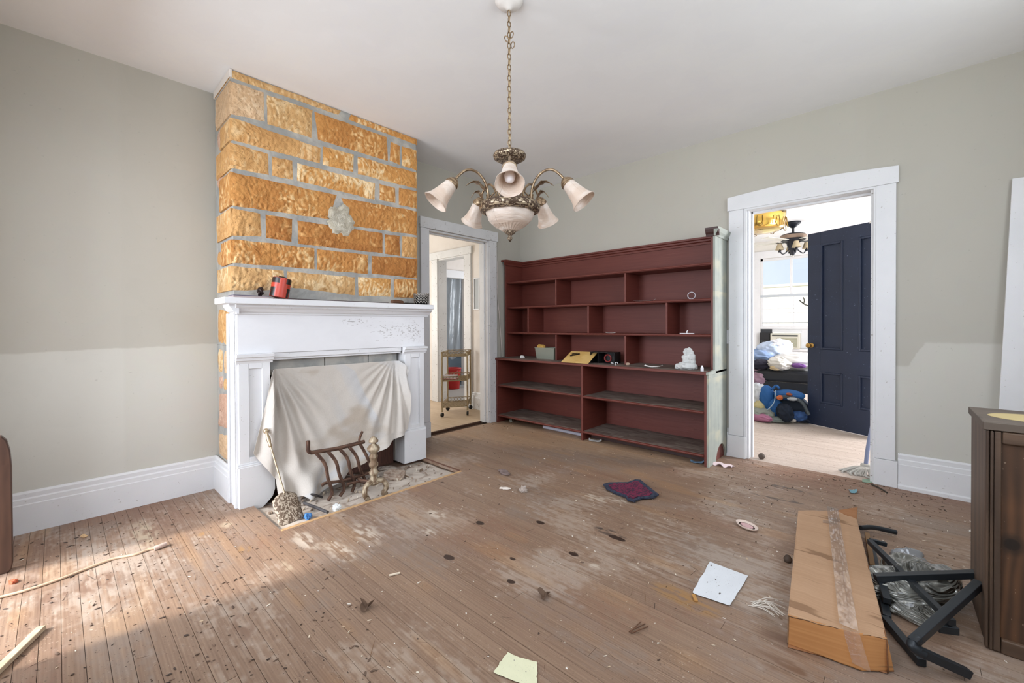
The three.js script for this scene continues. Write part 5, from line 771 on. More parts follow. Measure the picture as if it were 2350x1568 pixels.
{ // left edge: drop-leaf table end
  const m = mat(0xffffff, 0.4, { map: board(rgb(56, 38, 30), rgb(84, 60, 48), 671, Math.PI / 2) }), o = thing('drop_leaf_table', 'dark brown rounded drop leaf of a side table at the left edge of the room', 'table', [0, 0, 0]);
  const a = onY(4, 1319), sh = []; const z0 = a.z + 0.012, R = (z, y) => sh.push([z, y]);
  R(0.0, 0.03); R(0.012, 0.0); R(0.05, -0.0); for (let i = 0; i <= 8; i++) { }
  const H2 = 0.625; const out = [[0.0, 0.04], [0.004, 0.012], [0.016, 0.0], [0.25, 0.0], [0.25, H2], [0.028, H2], [0.014, H2 - 0.02], [0.004, H2 - 0.07], [0.0, H2 - 0.14]];
  const g = extr(out, 0.03, 0.004); g.rotateY(-Math.PI / 2); g.translate(a.x + 0.0, 0.004, a.z - 0.03); part('drop_leaf', boxUV(g, 0.5), m, o);
  part('leaf_edge', (() => { const q = extr(out.map(([z, y]) => [z + 0.012, y]), 0.012, 0.003); q.rotateY(-Math.PI / 2); q.translate(a.x - 0.036, 0.004, a.z - 0.034); return boxUV(q, 0.5); })(), mat(0x2e1b12, 0.4), o);
}
{ // cord with plug, and a stick, on the floor at the left
  const pts = [[-40, 1384], [0, 1371], [60, 1355], [130, 1332], [200, 1305], [260, 1283], [310, 1273], [340, 1262], [362, 1257]].map(([x, y]) => onY(x, y, 0.006));
  const o = thing('extension_cord', 'beige flat extension cord with a plug lying across the floor boards', 'cord', [0, 0, 0]); part('cable', tube(pts, 0.006, 60, 8), mat(0xc9ae92, 0.6), o); part('plug', tube([onY(354, 1259, 0.011), onY(366, 1255, 0.012), onY(381, 1249, 0.012)], 0.0125, 8, 8), mat(0xbfa89c, 0.6), o);
  solo('wooden_stick', bar(onY(96, 1441, 0.01), onY(-60, 1592, 0.01), 0.026, 0.018, 0.003), mat(0xffffff, 0.8, { map: board(rgb(172, 150, 122), rgb(206, 188, 160), 681) }), 'pale square wooden stick lying on the sunlit floor at the left', 'stick');
}
// ------------------------------------------------------------------ bedroom: blue door
{
  const d0 = onY(1853, 973), d1 = onY(1998, 1005), dir = d1.clone().sub(d0).normalize(), ang = Math.atan2(-dir.z, dir.x);
  const o = struct('door_1', null, null, 'dark blue four-panel door standing open in the bedroom'); o.position.copy(d0); o.rotation.y = ang;
  const blue = mat(0xffffff, 0.5, { map: tex(512, 512, (u, v) => { let c = mix3(rgb(28, 38, 60), rgb(35, 47, 72), fbm(u * 4, v * 4, 701, 4)); const f = fbm(u * 60, v * 60, 703, 3); if (f > 0.8) c = mix3(c, rgb(130, 142, 162), sst(0.8, 0.9, f) * 0.7); return c; }) });
  const W = 0.82, Hd = 2.135, t = 0.036, S = (a, b, c, d, z0, z1, r = 0.003) => bx(a, b, c, d, z0, z1, r);
  part('stile', S(0, 0.138, 0.008, Hd, -t, 0), blue, o); part('stile', S(W - 0.138, W, 0.008, Hd, -t, 0), blue, o); part('mullion', S(0.372, 0.52, 0.008, Hd, -t, -0.0003), blue, o);
  part('rail', S(0.138, W - 0.138, 0.008, 0.262, -t, -0.0002), blue, o); part('rail', S(0.138, W - 0.138, 0.603, 0.85, -t, -0.0002), blue, o); part('rail', S(0.138, W - 0.138, 2.0, Hd, -t, -0.0002), blue, o);
  for (const [x0, x1] of [[0.138, 0.372], [0.52, W - 0.138]]) for (const [y0, y1] of [[0.262, 0.603], [0.85, 2.0]]) {
    const p = part('panel', S(x0, x1, y0, y1, -t + 0.006, -0.016, 0), blue, o);
    const k = 0.022, mo = [S(x0, x0 + k, y0, y1, -0.018, 0.005, 0.006), S(x1 - k, x1, y0, y1, -0.018, 0.005, 0.006), S(x0 + k, x1 - k, y0, y0 + k, -0.018, 0.005, 0.006), S(x0 + k, x1 - k, y1 - k, y1, -0.018, 0.005, 0.006)];
    part('panel_moulding', merge(mo), blue, p);
  }
  const kn = part('knob', lathe([[0, 0], [0.027, 0], [0.027, 0.005], [0.012, 0.008], [0.01, 0.03], [0.018, 0.036], [0.027, 0.048], [0.026, 0.06], [0.014, 0.067], [0, 0.068]], 24).rotateX(Math.PI / 2).translate(0.045, 0.888, 0), mat(0xb08a4a, 0.3, { metalness: 0.85 }), o, 'round brass door knob');
  const kb = part('knob', lathe([[0, 0], [0.027, 0], [0.012, 0.008], [0.01, 0.03], [0.027, 0.048], [0.014, 0.067], [0, 0.068]], 24).rotateX(-Math.PI / 2).translate(0.045, 0.888, -t), mat(0xb08a4a, 0.3, { metalness: 0.85 }), o);
}
// ------------------------------------------------------------------ bedroom: far window with panes, sill, air conditioner
{
  const Z0 = ZB2, { x0, x1, y0, y1 } = WN, wf = struct('window_2', null, null, 'white double-hung bedroom window with small panes and a dark roller shade cord'), f = M.trim;
  part('casing', bx(x0 - 0.13, x0, y0 - 0.02, y1, Z0, Z0 + 0.025), f, wf); part('casing', bx(x1, x1 + 0.13, y0 - 0.02, y1, Z0, Z0 + 0.025), f, wf); part('head_casing', bx(x0 - 0.16, x1 + 0.16, y1, y1 + 0.14, Z0, Z0 + 0.03), f, wf); part('sill', bx(x0 - 0.17, x1 + 0.17, y0 - 0.04, y0, Z0 - 0.05, Z0 + 0.07), f, wf); part('apron', bx(x0 - 0.14, x1 + 0.14, y0 - 0.16, y0 - 0.04, Z0, Z0 + 0.022), f, wf);
  const ym = 1.68, yl = 1.03, zz = Z0 - 0.06;
  const bars = (name, list) => list.forEach((b) => part(name, bx(...b), f, wf));
  bars('sash_stile', [[x0, x0 + 0.045, yl, y1, zz, zz + 0.035], [x1 - 0.045, x1, yl, y1, zz, zz + 0.035]]);
  bars('sash_rail', [[x0, x1, y1 - 0.05, y1, zz, zz + 0.035], [x0, x1, yl, yl + 0.06, zz + 0.005, zz + 0.045]]);
  part('meeting_rail', bx(x0, x1, ym - 0.025, ym + 0.02, zz, zz + 0.05), mat(0xb6bcc2, 0.5), wf);
  part('shade_rail', bx(x0 + 0.03, x1 - 0.03, 1.14, 1.165, zz + 0.01, zz + 0.04), mat(0xaeb4b6, 0.5), wf);
  const n = 3, cw = (x1 - x0 - 0.09) / n, glass = pmat(0xffffff, 0.03, { transmission: 1, thickness: 0, ior: 1.45 });
  for (let k = 1; k < n; k++) { bars('muntin', [[x0 + 0.045 + k * cw - 0.006, x0 + 0.045 + k * cw + 0.006, yl, ym, zz + 0.01, zz + 0.03]]); }
  bars('muntin', [[x0 + 0.6 * (x1 - x0) - 0.022, x0 + 0.6 * (x1 - x0) + 0.022, ym, y1, zz + 0.005, zz + 0.03], [x0, x1, 1.42, 1.432, zz + 0.01, zz + 0.03], [x0, x1, 1.34, 1.35, zz + 0.01, zz + 0.03]]);
  for (let k = 0; k < n; k++) for (const [a, b] of [[yl, 1.34], [1.35, ym]]) part('pane', bx(x0 + 0.045 + k * cw + 0.006, x0 + 0.045 + (k + 1) * cw - 0.006, a, b, zz + 0.018, zz + 0.021, 0), glass, wf);
  for (const [a, b] of [[x0 + 0.045, x0 + 0.57 * (x1 - x0)], [x0 + 0.63 * (x1 - x0), x1 - 0.045]]) part('pane', bx(a, b, ym, y1 - 0.05, zz + 0.018, zz + 0.021, 0), glass, wf);
  part('side_filler', bx(x0, 1.56, y0, yl, zz, zz + 0.03), mat(0x3a3c40, 0.7), wf); part('side_filler', bx(2.04, x1, y0, yl, zz, zz + 0.03), f, wf); part('filler_board', bx(1.56, 2.04, 0.96, yl, zz, zz + 0.03), f, wf);
  // air conditioner
  const ac = thing('window_air_conditioner', 'off-white window air conditioner resting on the bedroom window sill', 'air conditioner', [1.80, y0, Z0 + 0.02]);
  part('case', bx(-0.24, 0.24, 0.0, 0.29, -0.2, 0.1, 0.012), mat(0xc9c6b8, 0.5), ac); part('control_strip', bx(-0.21, 0.21, 0.232, 0.262, 0.1, 0.104, 0.002), mat(0x4b4d4a, 0.6), ac);
  const gr = part('grille', bx(-0.13, 0.2, 0.03, 0.21, 0.1, 0.105, 0.003), mat(0x9b9a84, 0.7), ac); for (let k = 0; k < 9; k++) part('slat', bx(-0.125, 0.195, 0.04 + k * 0.0185, 0.05 + k * 0.0185, 0.105, 0.112, 0.002), mat(0xb5b39e, 0.6), gr);
  part('knob', new THREE.CylinderGeometry(0.018, 0.018, 0.016, 18).rotateX(Math.PI / 2).translate(-0.18, 0.1, 0.106), mat(0x55564e, 0.5), ac);
  const sp = thing('black_speaker', 'black square loudspeaker on the bedroom window sill beside the air conditioner', 'speaker', [1.46, y0, Z0 + 0.03]); part('cabinet', bx(-0.09, 0.09, 0, 0.3, -0.06, 0.06, 0.01), mat(0x15161a, 0.6), sp); part('driver', lathe([[0, 0], [0.03, 0.005], [0.055, 0.018], [0.06, 0.02]], 24).rotateX(Math.PI / 2).translate(0, 0.12, 0.045), mat(0x202228, 0.5), sp);
  // forked stem put in for a reflection on the panes; ground seen outside
  const tr = thing('reflection_stem', 'dark forked stem put in for a reflection in the bedroom window', 'shrub', [2.02, 1.5, ZB2 - 0.6]); part('stem', tube([[0.24, -2.2, 0], [0.3, -0.8, 0], [0.28, -0.1, 0], [0.2, -0.02, 0], [0.04, -0.01, 0], [-0.03, 0.03, 0], [-0.1, 0.1, 0]], 0.012, 40, 6), mat(0x3a3a38, 0.8), tr); part('twig', tube([[-0.03, 0.03, 0], [-0.02, 0.1, 0], [-0.04, 0.16, 0]], 0.01, 10, 6), mat(0x3a3a38, 0.8), tr);
  struct('ground', boxUV(new THREE.BoxGeometry(60, 0.1, 60).translate(0, -0.75, 0), 3), mat(0xffffff, 0.95, { map: mottled(rgb(196, 206, 160), rgb(222, 222, 198), 10, 0.3, 0.7, 711) }), 'pale green grass around the house, seen through the bedroom window');
  const fence = thing('white_garden_wall', 'long pale wall far outside the bedroom window', 'wall', [0, -0.7, ZB2 - 22]); part('wall_body', bx(-22, 22, 0, 4.2, -0.1, 0.1, 0, 4), mat(0xffffff, 0.9, { map: mottled(rgb(232, 228, 222), rgb(216, 208, 202), 8, 0.3, 0.7, 713) }), fence); part('wall_cap', bx(-22.1, 22.1, 4.2, 4.35, -0.18, 0.18, 0, 4), mat(0xd8d6d2, 0.8), fence);
  // curtain rod bracket
  const cr = thing('curtain_rod', 'slim grey curtain pole with dark finial at the bedroom window', 'curtain rod', [1.13, 0, Z0 + 0.06]); part('pole', tube([[0, 0.7, 0], [0, 2.36, 0]], 0.014, 4, 10), mat(0x8f918e, 0.5), cr); part('finial', new THREE.SphereGeometry(0.03, 16, 12).scale(0.9, 1.5, 0.9).translate(0, 2.42, 0), mat(0x2a2c30, 0.5), cr);
}
// ------------------------------------------------------------------ bedroom: ceiling fan and brass chandelier
{
  const p = onY(1820, 513, H - 0.02), o = thing('ceiling_fan', 'dark ceiling fan with pale blades and tan lamp shades in the bedroom', 'fan', [p.x, 0, p.z]), dk = mat(0x23262e, 0.4, { metalness: 0.3 });
  const B = H - 0.0; part('mount', lathe([[0, B - 0.09], [0.03, B - 0.09], [0.05, B - 0.07], [0.1, B - 0.03], [0.11, B - 0.001], [0, B - 0.001]], 28), dk, o); part('down_rod', new THREE.CylinderGeometry(0.018, 0.018, 0.12, 12).translate(0, B - 0.13, 0), dk, o);
  part('motor', lathe([[0, B - 0.18], [0.12, B - 0.185], [0.165, B - 0.2], [0.175, B - 0.24], [0.165, B - 0.29], [0.13, B - 0.31], [0.09, B - 0.33], [0.075, B - 0.40], [0.05, B - 0.44], [0.03, B - 0.5], [0.012, B - 0.53], [0, B - 0.53]], 36), dk, o);
  part('pull_tip', new THREE.SphereGeometry(0.013, 10, 8).translate(0, B - 0.545, 0), mat(0xd8d4c8, 0.4), o);
  part('motor_band', lathe([[0.168, B - 0.21], [0.178, B - 0.215], [0.178, B - 0.265], [0.168, B - 0.27]], 36), mat(0x8a7462, 0.5), o);
  for (let k = 0; k < 5; k++) { const b = part('blade', bx(0.2, 0.68, B - 0.305, B - 0.297, -0.065, 0.065, 0.004), mat(0xcfcdc4, 0.6), o); b.rotation.y = 0.55 + k * Math.PI * 2 / 5; part('blade_iron', bx(0.1, 0.24, B - 0.315, B - 0.305, -0.02, 0.02, 0.003), dk, b); }
  for (let k = 0; k < 4; k++) { const a = 0.4 + k * Math.PI / 2, s = Math.sin(a), c = Math.cos(a), arm = part('lamp_arm', tube([[s * 0.05, B - 0.43, c * 0.05], [s * 0.13, B - 0.5, c * 0.13], [s * 0.17, B - 0.47, c * 0.17], [s * 0.185, B - 0.40, c * 0.185]], 0.009, 18, 7), dk, o); part('lamp_shade', thick(lathe([[0.028, 0.1], [0.062, 0.0]], 20), 0.002).translate(s * 0.185, B - 0.43, c * 0.185), mat(0xb0a184, 0.9), arm); part('cup', lathe([[0, 0], [0.02, 0], [0.024, 0.03], [0, 0.03]], 14).translate(s * 0.185, B - 0.47, c * 0.185), dk, arm); }
}
{
  const c = onY(1742, 478, H - 0.12), o = thing('brass_ceiling_light', 'polished brass drum ceiling light with glass panels and hooks just inside the bedroom', 'ceiling light', [c.x - 0.02, 0, c.z]), br = mat(0xd9b25e, 0.16, { metalness: 0.95 }), gl = pmat(0xf4f2ec, 0.25, { transmission: 0.35, thickness: 0 });
  const N = 8, R1 = 0.34, R2 = 0.3, yT = H - 0.13, yM = H - 0.22; part('ceiling_plate', lathe([[0, H - 0.03], [0.1, H - 0.03], [0.11, H - 0.001], [0, H - 0.001]], 28), br, o); part('drop_rod', new THREE.CylinderGeometry(0.02, 0.02, 0.14, 12).translate(0, H - 0.09, 0), br, o);
  for (let k = 0; k < N; k++) { const a = k / N * 6.2832 + 0.2, b = (k + 1) / N * 6.2832 + 0.2, P = (t, r, y) => new THREE.Vector3(Math.cos(t) * r, y, Math.sin(t) * r); const pn = part('glass_panel', thick(grid(2, 2, (u, v) => P(a, lerp(0.16, R1, v), lerp(yT, yM, v)).lerp(P(b, lerp(0.16, R1, v), lerp(yT, yM, v)), u)), 0.004), gl, o, 'milky glass panel'); part('lead_bar', tube([P(a, 0.16, yT), P(a, R1, yM)], 0.005, 2, 6), mat(0x6c6656, 0.5, { metalness: 0.6 }), pn); part('lead_bar', tube([P(a, R1, yM), P(b, R1, yM)], 0.005, 2, 6), mat(0x6c6656, 0.5, { metalness: 0.6 }), pn); }
  part('brass_band', thick(lathe([[R2, yM], [R2 + 0.012, yM - 0.01], [R2 + 0.006, yM - 0.1], [R2, yM - 0.16], [R2 - 0.02, yM - 0.19]], 16), 0.004), br, o); part('brass_lip', thick(lathe([[R2 - 0.02, yM - 0.17], [R2 - 0.05, yM - 0.195], [0.1, yM - 0.205], [0.02, yM - 0.205]], 32), 0.004), br, o);
  for (let k = 0; k < 10; k++) { const a = k / 10 * 6.2832, P = (t, r, y) => new THREE.Vector3(Math.cos(a + t) * (R2 + 0.02 + r), yM - 0.09 + y, Math.sin(a + t) * (R2 + 0.02 + r)); part('hook', tube([P(-0.09, 0, 0.03), P(-0.1, 0.01, -0.05), P(-0.05, 0.02, -0.1), P(0.05, 0.02, -0.1), P(0.1, 0.01, -0.05), P(0.09, 0, 0.03)], 0.005, 20, 6), mat(0x8a7340, 0.25, { metalness: 0.9 }), o); }
}
{ // white curved shape by the right jamb, made up as a flap on the door
  const d0 = onY(1853, 973), dir = onY(1998, 1005).sub(d0).normalize(), nrm = new THREE.Vector3(-dir.z, 0, dir.x), base = d0.clone().addScaledVector(dir, 0.62);
  solo('white_curved_flap', thick(grid(10, 16, (u, v) => { const over = v < 0.35, p = base.clone().addScaledVector(dir, u * 0.2); p.addScaledVector(nrm, over ? lerp(-0.045, 0.006, v / 0.35) : 0.008 + 0.01 * Math.sin(u * 9)); p.y = (over ? 2.138 + 0.02 * Math.sin(v / 0.35 * 3.14) : 2.138 - (v - 0.35) / 0.65 * (0.02 + 0.12 * u * u)); return p; }), 0.003), mat(0xe2e2dc, 0.85), 'white curved flap hung over the top of the blue door', 'cloth');
}
// ------------------------------------------------------------------ bedroom: heap of clothes, backpack, black bench
const soft = (rx, ry, rz, seed, fold = 0.3, det = 30) => { const g = new THREE.SphereGeometry(1, det * 2, det); g.deleteAttribute('uv'); const q = mergeVertices((g.deleteAttribute('normal'), g), 1e-4), p = q.attributes.position; for (let i = 0; i < p.count; i++) { const x = p.getX(i), y = p.getY(i), z = p.getZ(i), a = n3(x * 2 + seed, y * 2, z * 2, seed), rid = 1 - Math.abs(2 * n3(x * 2.6 + a * 3, y * 4 + a * 2, z * 2.6, seed + 1) - 1), fine = 1 - Math.abs(2 * n3(x * 7 + a * 4, y * 9, z * 7, seed + 3) - 1), k = 0.86 + fold * (rid - 0.6) + fold * 0.35 * (fine - 0.6); p.setXYZ(i, x * k * rx, Math.max(-0.97, y * k) * ry, z * k * rz); } q.computeVertexNormals(); return q; };
function garment(name, label, cat2, px, py, y, z, rx, ry, rz, color, seed, group) {  // px,py centre on the plane z
  const p = onZ(px, py, z), o = solo(name, soft(rx, ry, rz, seed), color.isMaterial ? color : mat(color, 0.95), label, cat2, group); o.position.set(p.x, y ?? p.y, p.z); o.rotation.y = seed; return o;
}
{
  // black bench (folded mattress frame) carrying the white clothes
  const c = onZ(1800, 870, -2.25), b = thing('black_bench', 'black padded bench under the heap of white clothes in the bedroom', 'bench', [c.x, 0, -2.35]);
  const bk = mat(0x24262a, 0.6); part('seat_pad', bx(-0.42, 0.75, 0.42, 0.56, -0.3, 0.3, 0.04), bk, b); for (const [x, z] of [[-0.36, -0.24], [0.68, -0.24], [-0.36, 0.24], [0.68, 0.24]]) part('leg', bx(x - 0.03, x + 0.03, 0, 0.42, z - 0.03, z + 0.03, 0.005), bk, b); part('apron', bx(-0.4, 0.72, 0.30, 0.42, 0.26, 0.28), bk, b);
  const y0 = 0.56;
  garment('white_garment', 'bunched white shirt lying on the right of the black bench', 'clothes', 1828, 838, y0 + 0.1, -2.3, 0.3, 0.12, 0.24, 0xdcdad6, 3);
  garment('white_garment', 'long white towel with folds on the middle of the black bench', 'clothes', 1790, 848, y0 + 0.08, -2.18, 0.26, 0.09, 0.15, 0xd6d3cc, 5);
  garment('blue_white_garment', 'pale blue and white bundled sheet on top of the heap in the bedroom', 'clothes', 1772, 812, y0 + 0.2, -2.4, 0.22, 0.15, 0.2, 0xb7c6de, 7);
  garment('blue_white_garment', 'light blue folded shirt on the left of the heap in the bedroom', 'clothes', 1744, 826, y0 + 0.15, -2.3, 0.2, 0.1, 0.15, 0x8fa6cc, 9);
  garment('white_garment', 'white pillow case at the very top of the heap in the bedroom', 'clothes', 1790, 800, y0 + 0.27, -2.5, 0.26, 0.11, 0.15, 0xe8eaf0, 11);
  garment('dark_garment', 'dark purple garment tucked under the light blue shirt', 'clothes', 1748, 838, y0 + 0.06, -2.12, 0.13, 0.07, 0.1, 0x2c2a38, 13);
  garment('purple_scarf', 'purple scarf lying on the white clothes beside the blue door', 'clothes', 1832, 850, y0 + 0.075, -2.04, 0.1, 0.03, 0.06, 0x7a5090, 15);
  garment('beige_garment', 'beige cloth on the front edge of the black bench', 'clothes', 1782, 858, y0 + 0.035, -2.05, 0.1, 0.035, 0.07, 0xcdb892, 17);
  garment('mauve_garment', 'mauve clothes heaped left of the black bench', 'clothes', 1738, 852, 0.45, -2.15, 0.15, 0.14, 0.14, 0x9a7c8a, 19);
  garment('grey_garment', 'grey clothes at the left foot of the heap in the bedroom', 'clothes', 1735, 862, 0.26, -2.0, 0.14, 0.12, 0.13, 0x6e6a70, 21);
  garment('clear_bag_of_clothes', 'pale plastic sack of clothes beside the blue backpack', 'bag', 1738, 890, 0.24, -1.86, 0.13, 0.18, 0.13, pmat(0xc6cbd0, 0.3, { clearcoat: 0.6 }), 23);
  garment('yellow_towel', 'pale yellow towel showing between sack and backpack', 'clothes', 1742, 908, 0.15, -1.76, 0.07, 0.07, 0.06, 0xc9bd8c, 25);
  garment('grey_blanket', 'grey-green blanket spread on the floor under the backpack', 'clothes', 1748, 935, 0.07, -1.8, 0.24, 0.08, 0.16, 0x8f948c, 27);
  garment('grey_blanket', 'tail of a grey-green blanket reaching towards the blue door', 'clothes', 1790, 956, 0.03, -1.72, 0.2, 0.035, 0.1, 0x77807c, 29);
  garment('pink_garment', 'pink patterned cloth on the floor just inside the bedroom doorway', 'clothes', 1744, 957, 0.045, -1.62, 0.15, 0.05, 0.08, mat(0xffffff, 0.95, { map: mottled(rgb(222, 188, 206), rgb(170, 110, 140), 6, 0.5, 0.7, 721) }), 31);
  garment('blue_jeans', 'folded blue jeans on the floor beside the blue door', 'clothes', 1832, 945, 0.08, -1.86, 0.16, 0.07, 0.1, 0x3c5c90, 33);
  garment('dark_garment', 'navy clothes on the floor under the blue jeans', 'clothes', 1842, 960, 0.035, -1.86, 0.16, 0.035, 0.08, 0x1e2636, 35);
  garment('white_shoe', 'pale shoe toe showing under the blue jeans', 'shoe', 1812, 956, 0.04, -1.76, 0.09, 0.035, 0.05, 0xc9c4bc, 37);
  // backpack
  const bp = thing('blue_backpack', 'open bright blue backpack stuffed with dark clothes in the bedroom', 'backpack', [onZ(1795, 915, -1.82).x, 0, -1.84]);
  const bl = mat(0x1d5a98, 0.7), nb = mat(0x14202e, 0.8);
  const shell = (x, y, z, a, b2, d, s) => soft(a, b2, d, s, 0.08).translate(x, y, z);
  part('main_body', shell(0.06, 0.17, -0.04, 0.22, 0.17, 0.12, 3), nb, bp, 'dark open inside of the pack'); part('side_pocket', shell(-0.16, 0.24, 0.02, 0.1, 0.18, 0.1, 5), bl, bp); part('flap', shell(0.07, 0.31, 0.03, 0.18, 0.07, 0.1, 7), bl, bp); part('front_panel', shell(-0.06, 0.14, 0.07, 0.1, 0.13, 0.05, 9), bl, bp);
  part('zip_piping', tube([[-0.24, 0.12, 0.12], [-0.14, 0.12, 0.15], [-0.06, 0.22, 0.14], [-0.05, 0.36, 0.1]], 0.006, 24, 6), mat(0x9fb8cc, 0.5), bp); part('trim_band', tube([[-0.04, 0.28, 0.12], [0.08, 0.3, 0.14], [0.2, 0.26, 0.12], [0.27, 0.12, 0.1]], 0.018, 24, 8), mat(0x4a5258, 0.7), bp); part('strap', tube([[-0.1, 0.36, 0.04], [-0.06, 0.405, 0.03], [-0.02, 0.38, 0.06]], 0.014, 16, 6), bl, bp);
  const oz = onZ(1790, 912, -1.68); garment('orange_garment', 'orange cloth showing in the mouth of the blue backpack', 'clothes', 1790, 913, null, -1.69, 0.045, 0.03, 0.03, 0xc46a3e, 39); garment('orange_garment', 'small orange strip of cloth beside the white sock in the backpack', 'clothes', 1811, 905, null, -1.7, 0.04, 0.016, 0.03, 0x9a5236, 40); garment('white_sock', 'white sock showing in the mouth of the blue backpack', 'clothes', 1818, 916, null, -1.69, 0.05, 0.022, 0.03, 0xaab0b6, 41); garment('navy_trousers', 'navy trousers spilling from the blue backpack', 'clothes', 1800, 932, 0.12, -1.7, 0.17, 0.11, 0.07, 0x182232, 43); 
}
{ // mop in the doorway
  const h = onY(1962, 1085), o = thing('string_mop', 'grey string mop with a slate-blue handle standing just inside the bedroom doorway', 'mop', h), st = mat(0xb8b4ac, 0.95);
  part('handle', tube([[0.06, 0.05, -0.03], onZ(1993, 1020, -0.22).sub(h), onZ(2006, 960, -0.26).sub(h)], 0.013, 12, 8), mat(0x77809c, 0.5), o);
  const q = rng(81); for (let k = 0; k < 26; k++) { const a = -2.9 + 3.4 * k / 26 + q() * 0.1, r = 0.10 + q() * 0.06; part('strand', tube([[0.06 + Math.cos(a) * 0.01, 0.05, -0.02 + Math.sin(a) * 0.01], [0.06 + Math.cos(a) * r * 0.5, 0.045, -0.02 - Math.sin(a) * r * 0.4], [0.05 + Math.cos(a) * r, 0.012, -0.02 - Math.sin(a) * r * 0.7], [0.04 + Math.cos(a + 0.2) * r * 1.2, 0.008, -0.02 - Math.sin(a + 0.2) * r * 0.8]], 0.008, 12, 6), st, o); }
  part('clamp', bx(0.03, 0.09, 0.04, 0.075, -0.05, -0.01, 0.008), st, o);
}
place(solo('dark_ball', rough(new THREE.IcosahedronGeometry(0.026, 3), 0.004, 40, 3), mat(0x54483f, 0.8), 'small dark round ball on the floor at the bedroom threshold', 'ball'), onY(1748, 1054).setY(0.025));
flat([[1980, 1100], [2000, 1102], [2002, 1110], [1978, 1108]], 'green_paper_scrap', mat(0x8aa08c, 0.85), 'sage green paper scrap on the floor at the right door jamb', 'paper', 11);
flat([[1948, 1126], [1968, 1126], [1966, 1134], [1952, 1134]], 'blue_scrap', mat(0x6f9aa6, 0.8), 'teal scrap lying on the floor in front of the doorway', 'scrap', 13, 0.004);
solo('thin_stick', tube([onY(2000, 1112, 0.006), onY(2018, 1120, 0.006), onY(2036, 1131, 0.005)], 0.005, 8, 6), mat(0x3a332a, 0.8), 'thin dark stick on the floor at the right door casing', 'stick');

// ------------------------------------------------------------------ hall: rolling wire cart, plastic sheet, bucket
{
  const f = [[-0.679, 0.712], [-0.523, 0.436], [-1.014, 0.314], [-0.858, 0.04]], o = thing('rolling_wire_cart', 'tarnished brass three-tier wire cart on casters in the hall', 'cart', [0, 0, 0]);
  f[2] = [f[0][0] - 0.27, f[0][1] - 0.3]; f[3] = [f[1][0] - 0.27, f[1][1] - 0.3]; f[3][1] = Math.max(f[3][1], 0.15); f[2][1] = Math.max(f[2][1], 0.2);
  const br = mat(0xffffff, 0.5, { map: mottled(rgb(132, 112, 84), rgb(176, 158, 124), 10, 0.3, 0.7, 731), metalness: 0.4 }), hh = 0.79;
  for (const [x, z] of f) { const leg = part('post', new THREE.CylinderGeometry(0.011, 0.011, hh - 0.06, 10).translate(x, 0.06 + (hh - 0.06) / 2, z), br, o); const cs = part('caster', new THREE.CylinderGeometry(0.026, 0.026, 0.02, 16).rotateX(Math.PI / 2).rotateY(0.7 + x * 3).translate(x + 0.01, 0.0265, z + 0.008), mat(0x161412, 0.6), leg); part('finial', new THREE.SphereGeometry(0.015, 12, 8).translate(x, hh, z), br, leg); }
  const V = (k, y) => new THREE.Vector3(f[k][0], y, f[k][1]), order = [0, 1, 3, 2];
  for (const y of [0.115, 0.44, 0.745]) {
    const loop = order.map((k) => V(k, y)), tier = part('shelf_frame', merge([0, 1, 2, 3].map((i) => tube([loop[i], loop[(i + 1) % 4]], 0.006, 2, 6))), br, o);
    part('gallery_rail', merge([0, 1, 2, 3].map((i) => tube([loop[i].clone().setY(y + 0.055), loop[(i + 1) % 4].clone().setY(y + 0.055)], 0.004, 2, 6))), br, tier);
    const w = []; for (let k = 1; k < 13; k++) { const t = k / 13; w.push(tube([V(0, y).lerp(V(1, y), t), V(2, y).lerp(V(3, y), t)], 0.0022, 1, 4)); w.push(tube([V(0, y).lerp(V(2, y), t), V(1, y).lerp(V(3, y), t)], 0.0022, 1, 4)); }
    part('wire_mesh', merge(w), br, tier);
    const sc = []; for (let i = 0; i < 4; i++) { const a = loop[i], b = loop[(i + 1) % 4], n = 7; for (let k = 0; k < n; k++) { const p = a.clone().lerp(b, (k + 0.5) / n); p.y = y + 0.028; const g = new THREE.TorusGeometry(0.02, 0.0025, 5, 14); g.rotateY(Math.atan2(-(b.z - a.z), b.x - a.x)); g.translate(p.x, p.y, p.z); sc.push(g); } } part('scroll_rings', merge(sc), br, tier);
  }
  // magazines on the middle tier
  const c = V(0, 0.45).lerp(V(3, 0.45), 0.3); const cols = [0xb8506a, 0xd8d4d0, 0x57305a, 0xc8c0c4]; for (let k = 0; k < 4; k++) { const m = solo('magazine', bx(-0.1, 0.1, 0, 0.012, -0.05, 0.05, 0.001), mat(cols[k], 0.6), ['pink magazine at the bottom of the stack on the wire cart', 'white magazine second in the stack on the wire cart', 'dark purple magazine third in the stack on the wire cart', 'pale magazine on top of the stack on the wire cart'][k], 'magazine'); m.position.set(c.x - 0.02, 0.4485 + k * 0.0125, c.z + 0.01); m.rotation.y = 0.5 + k * 0.1; }
}
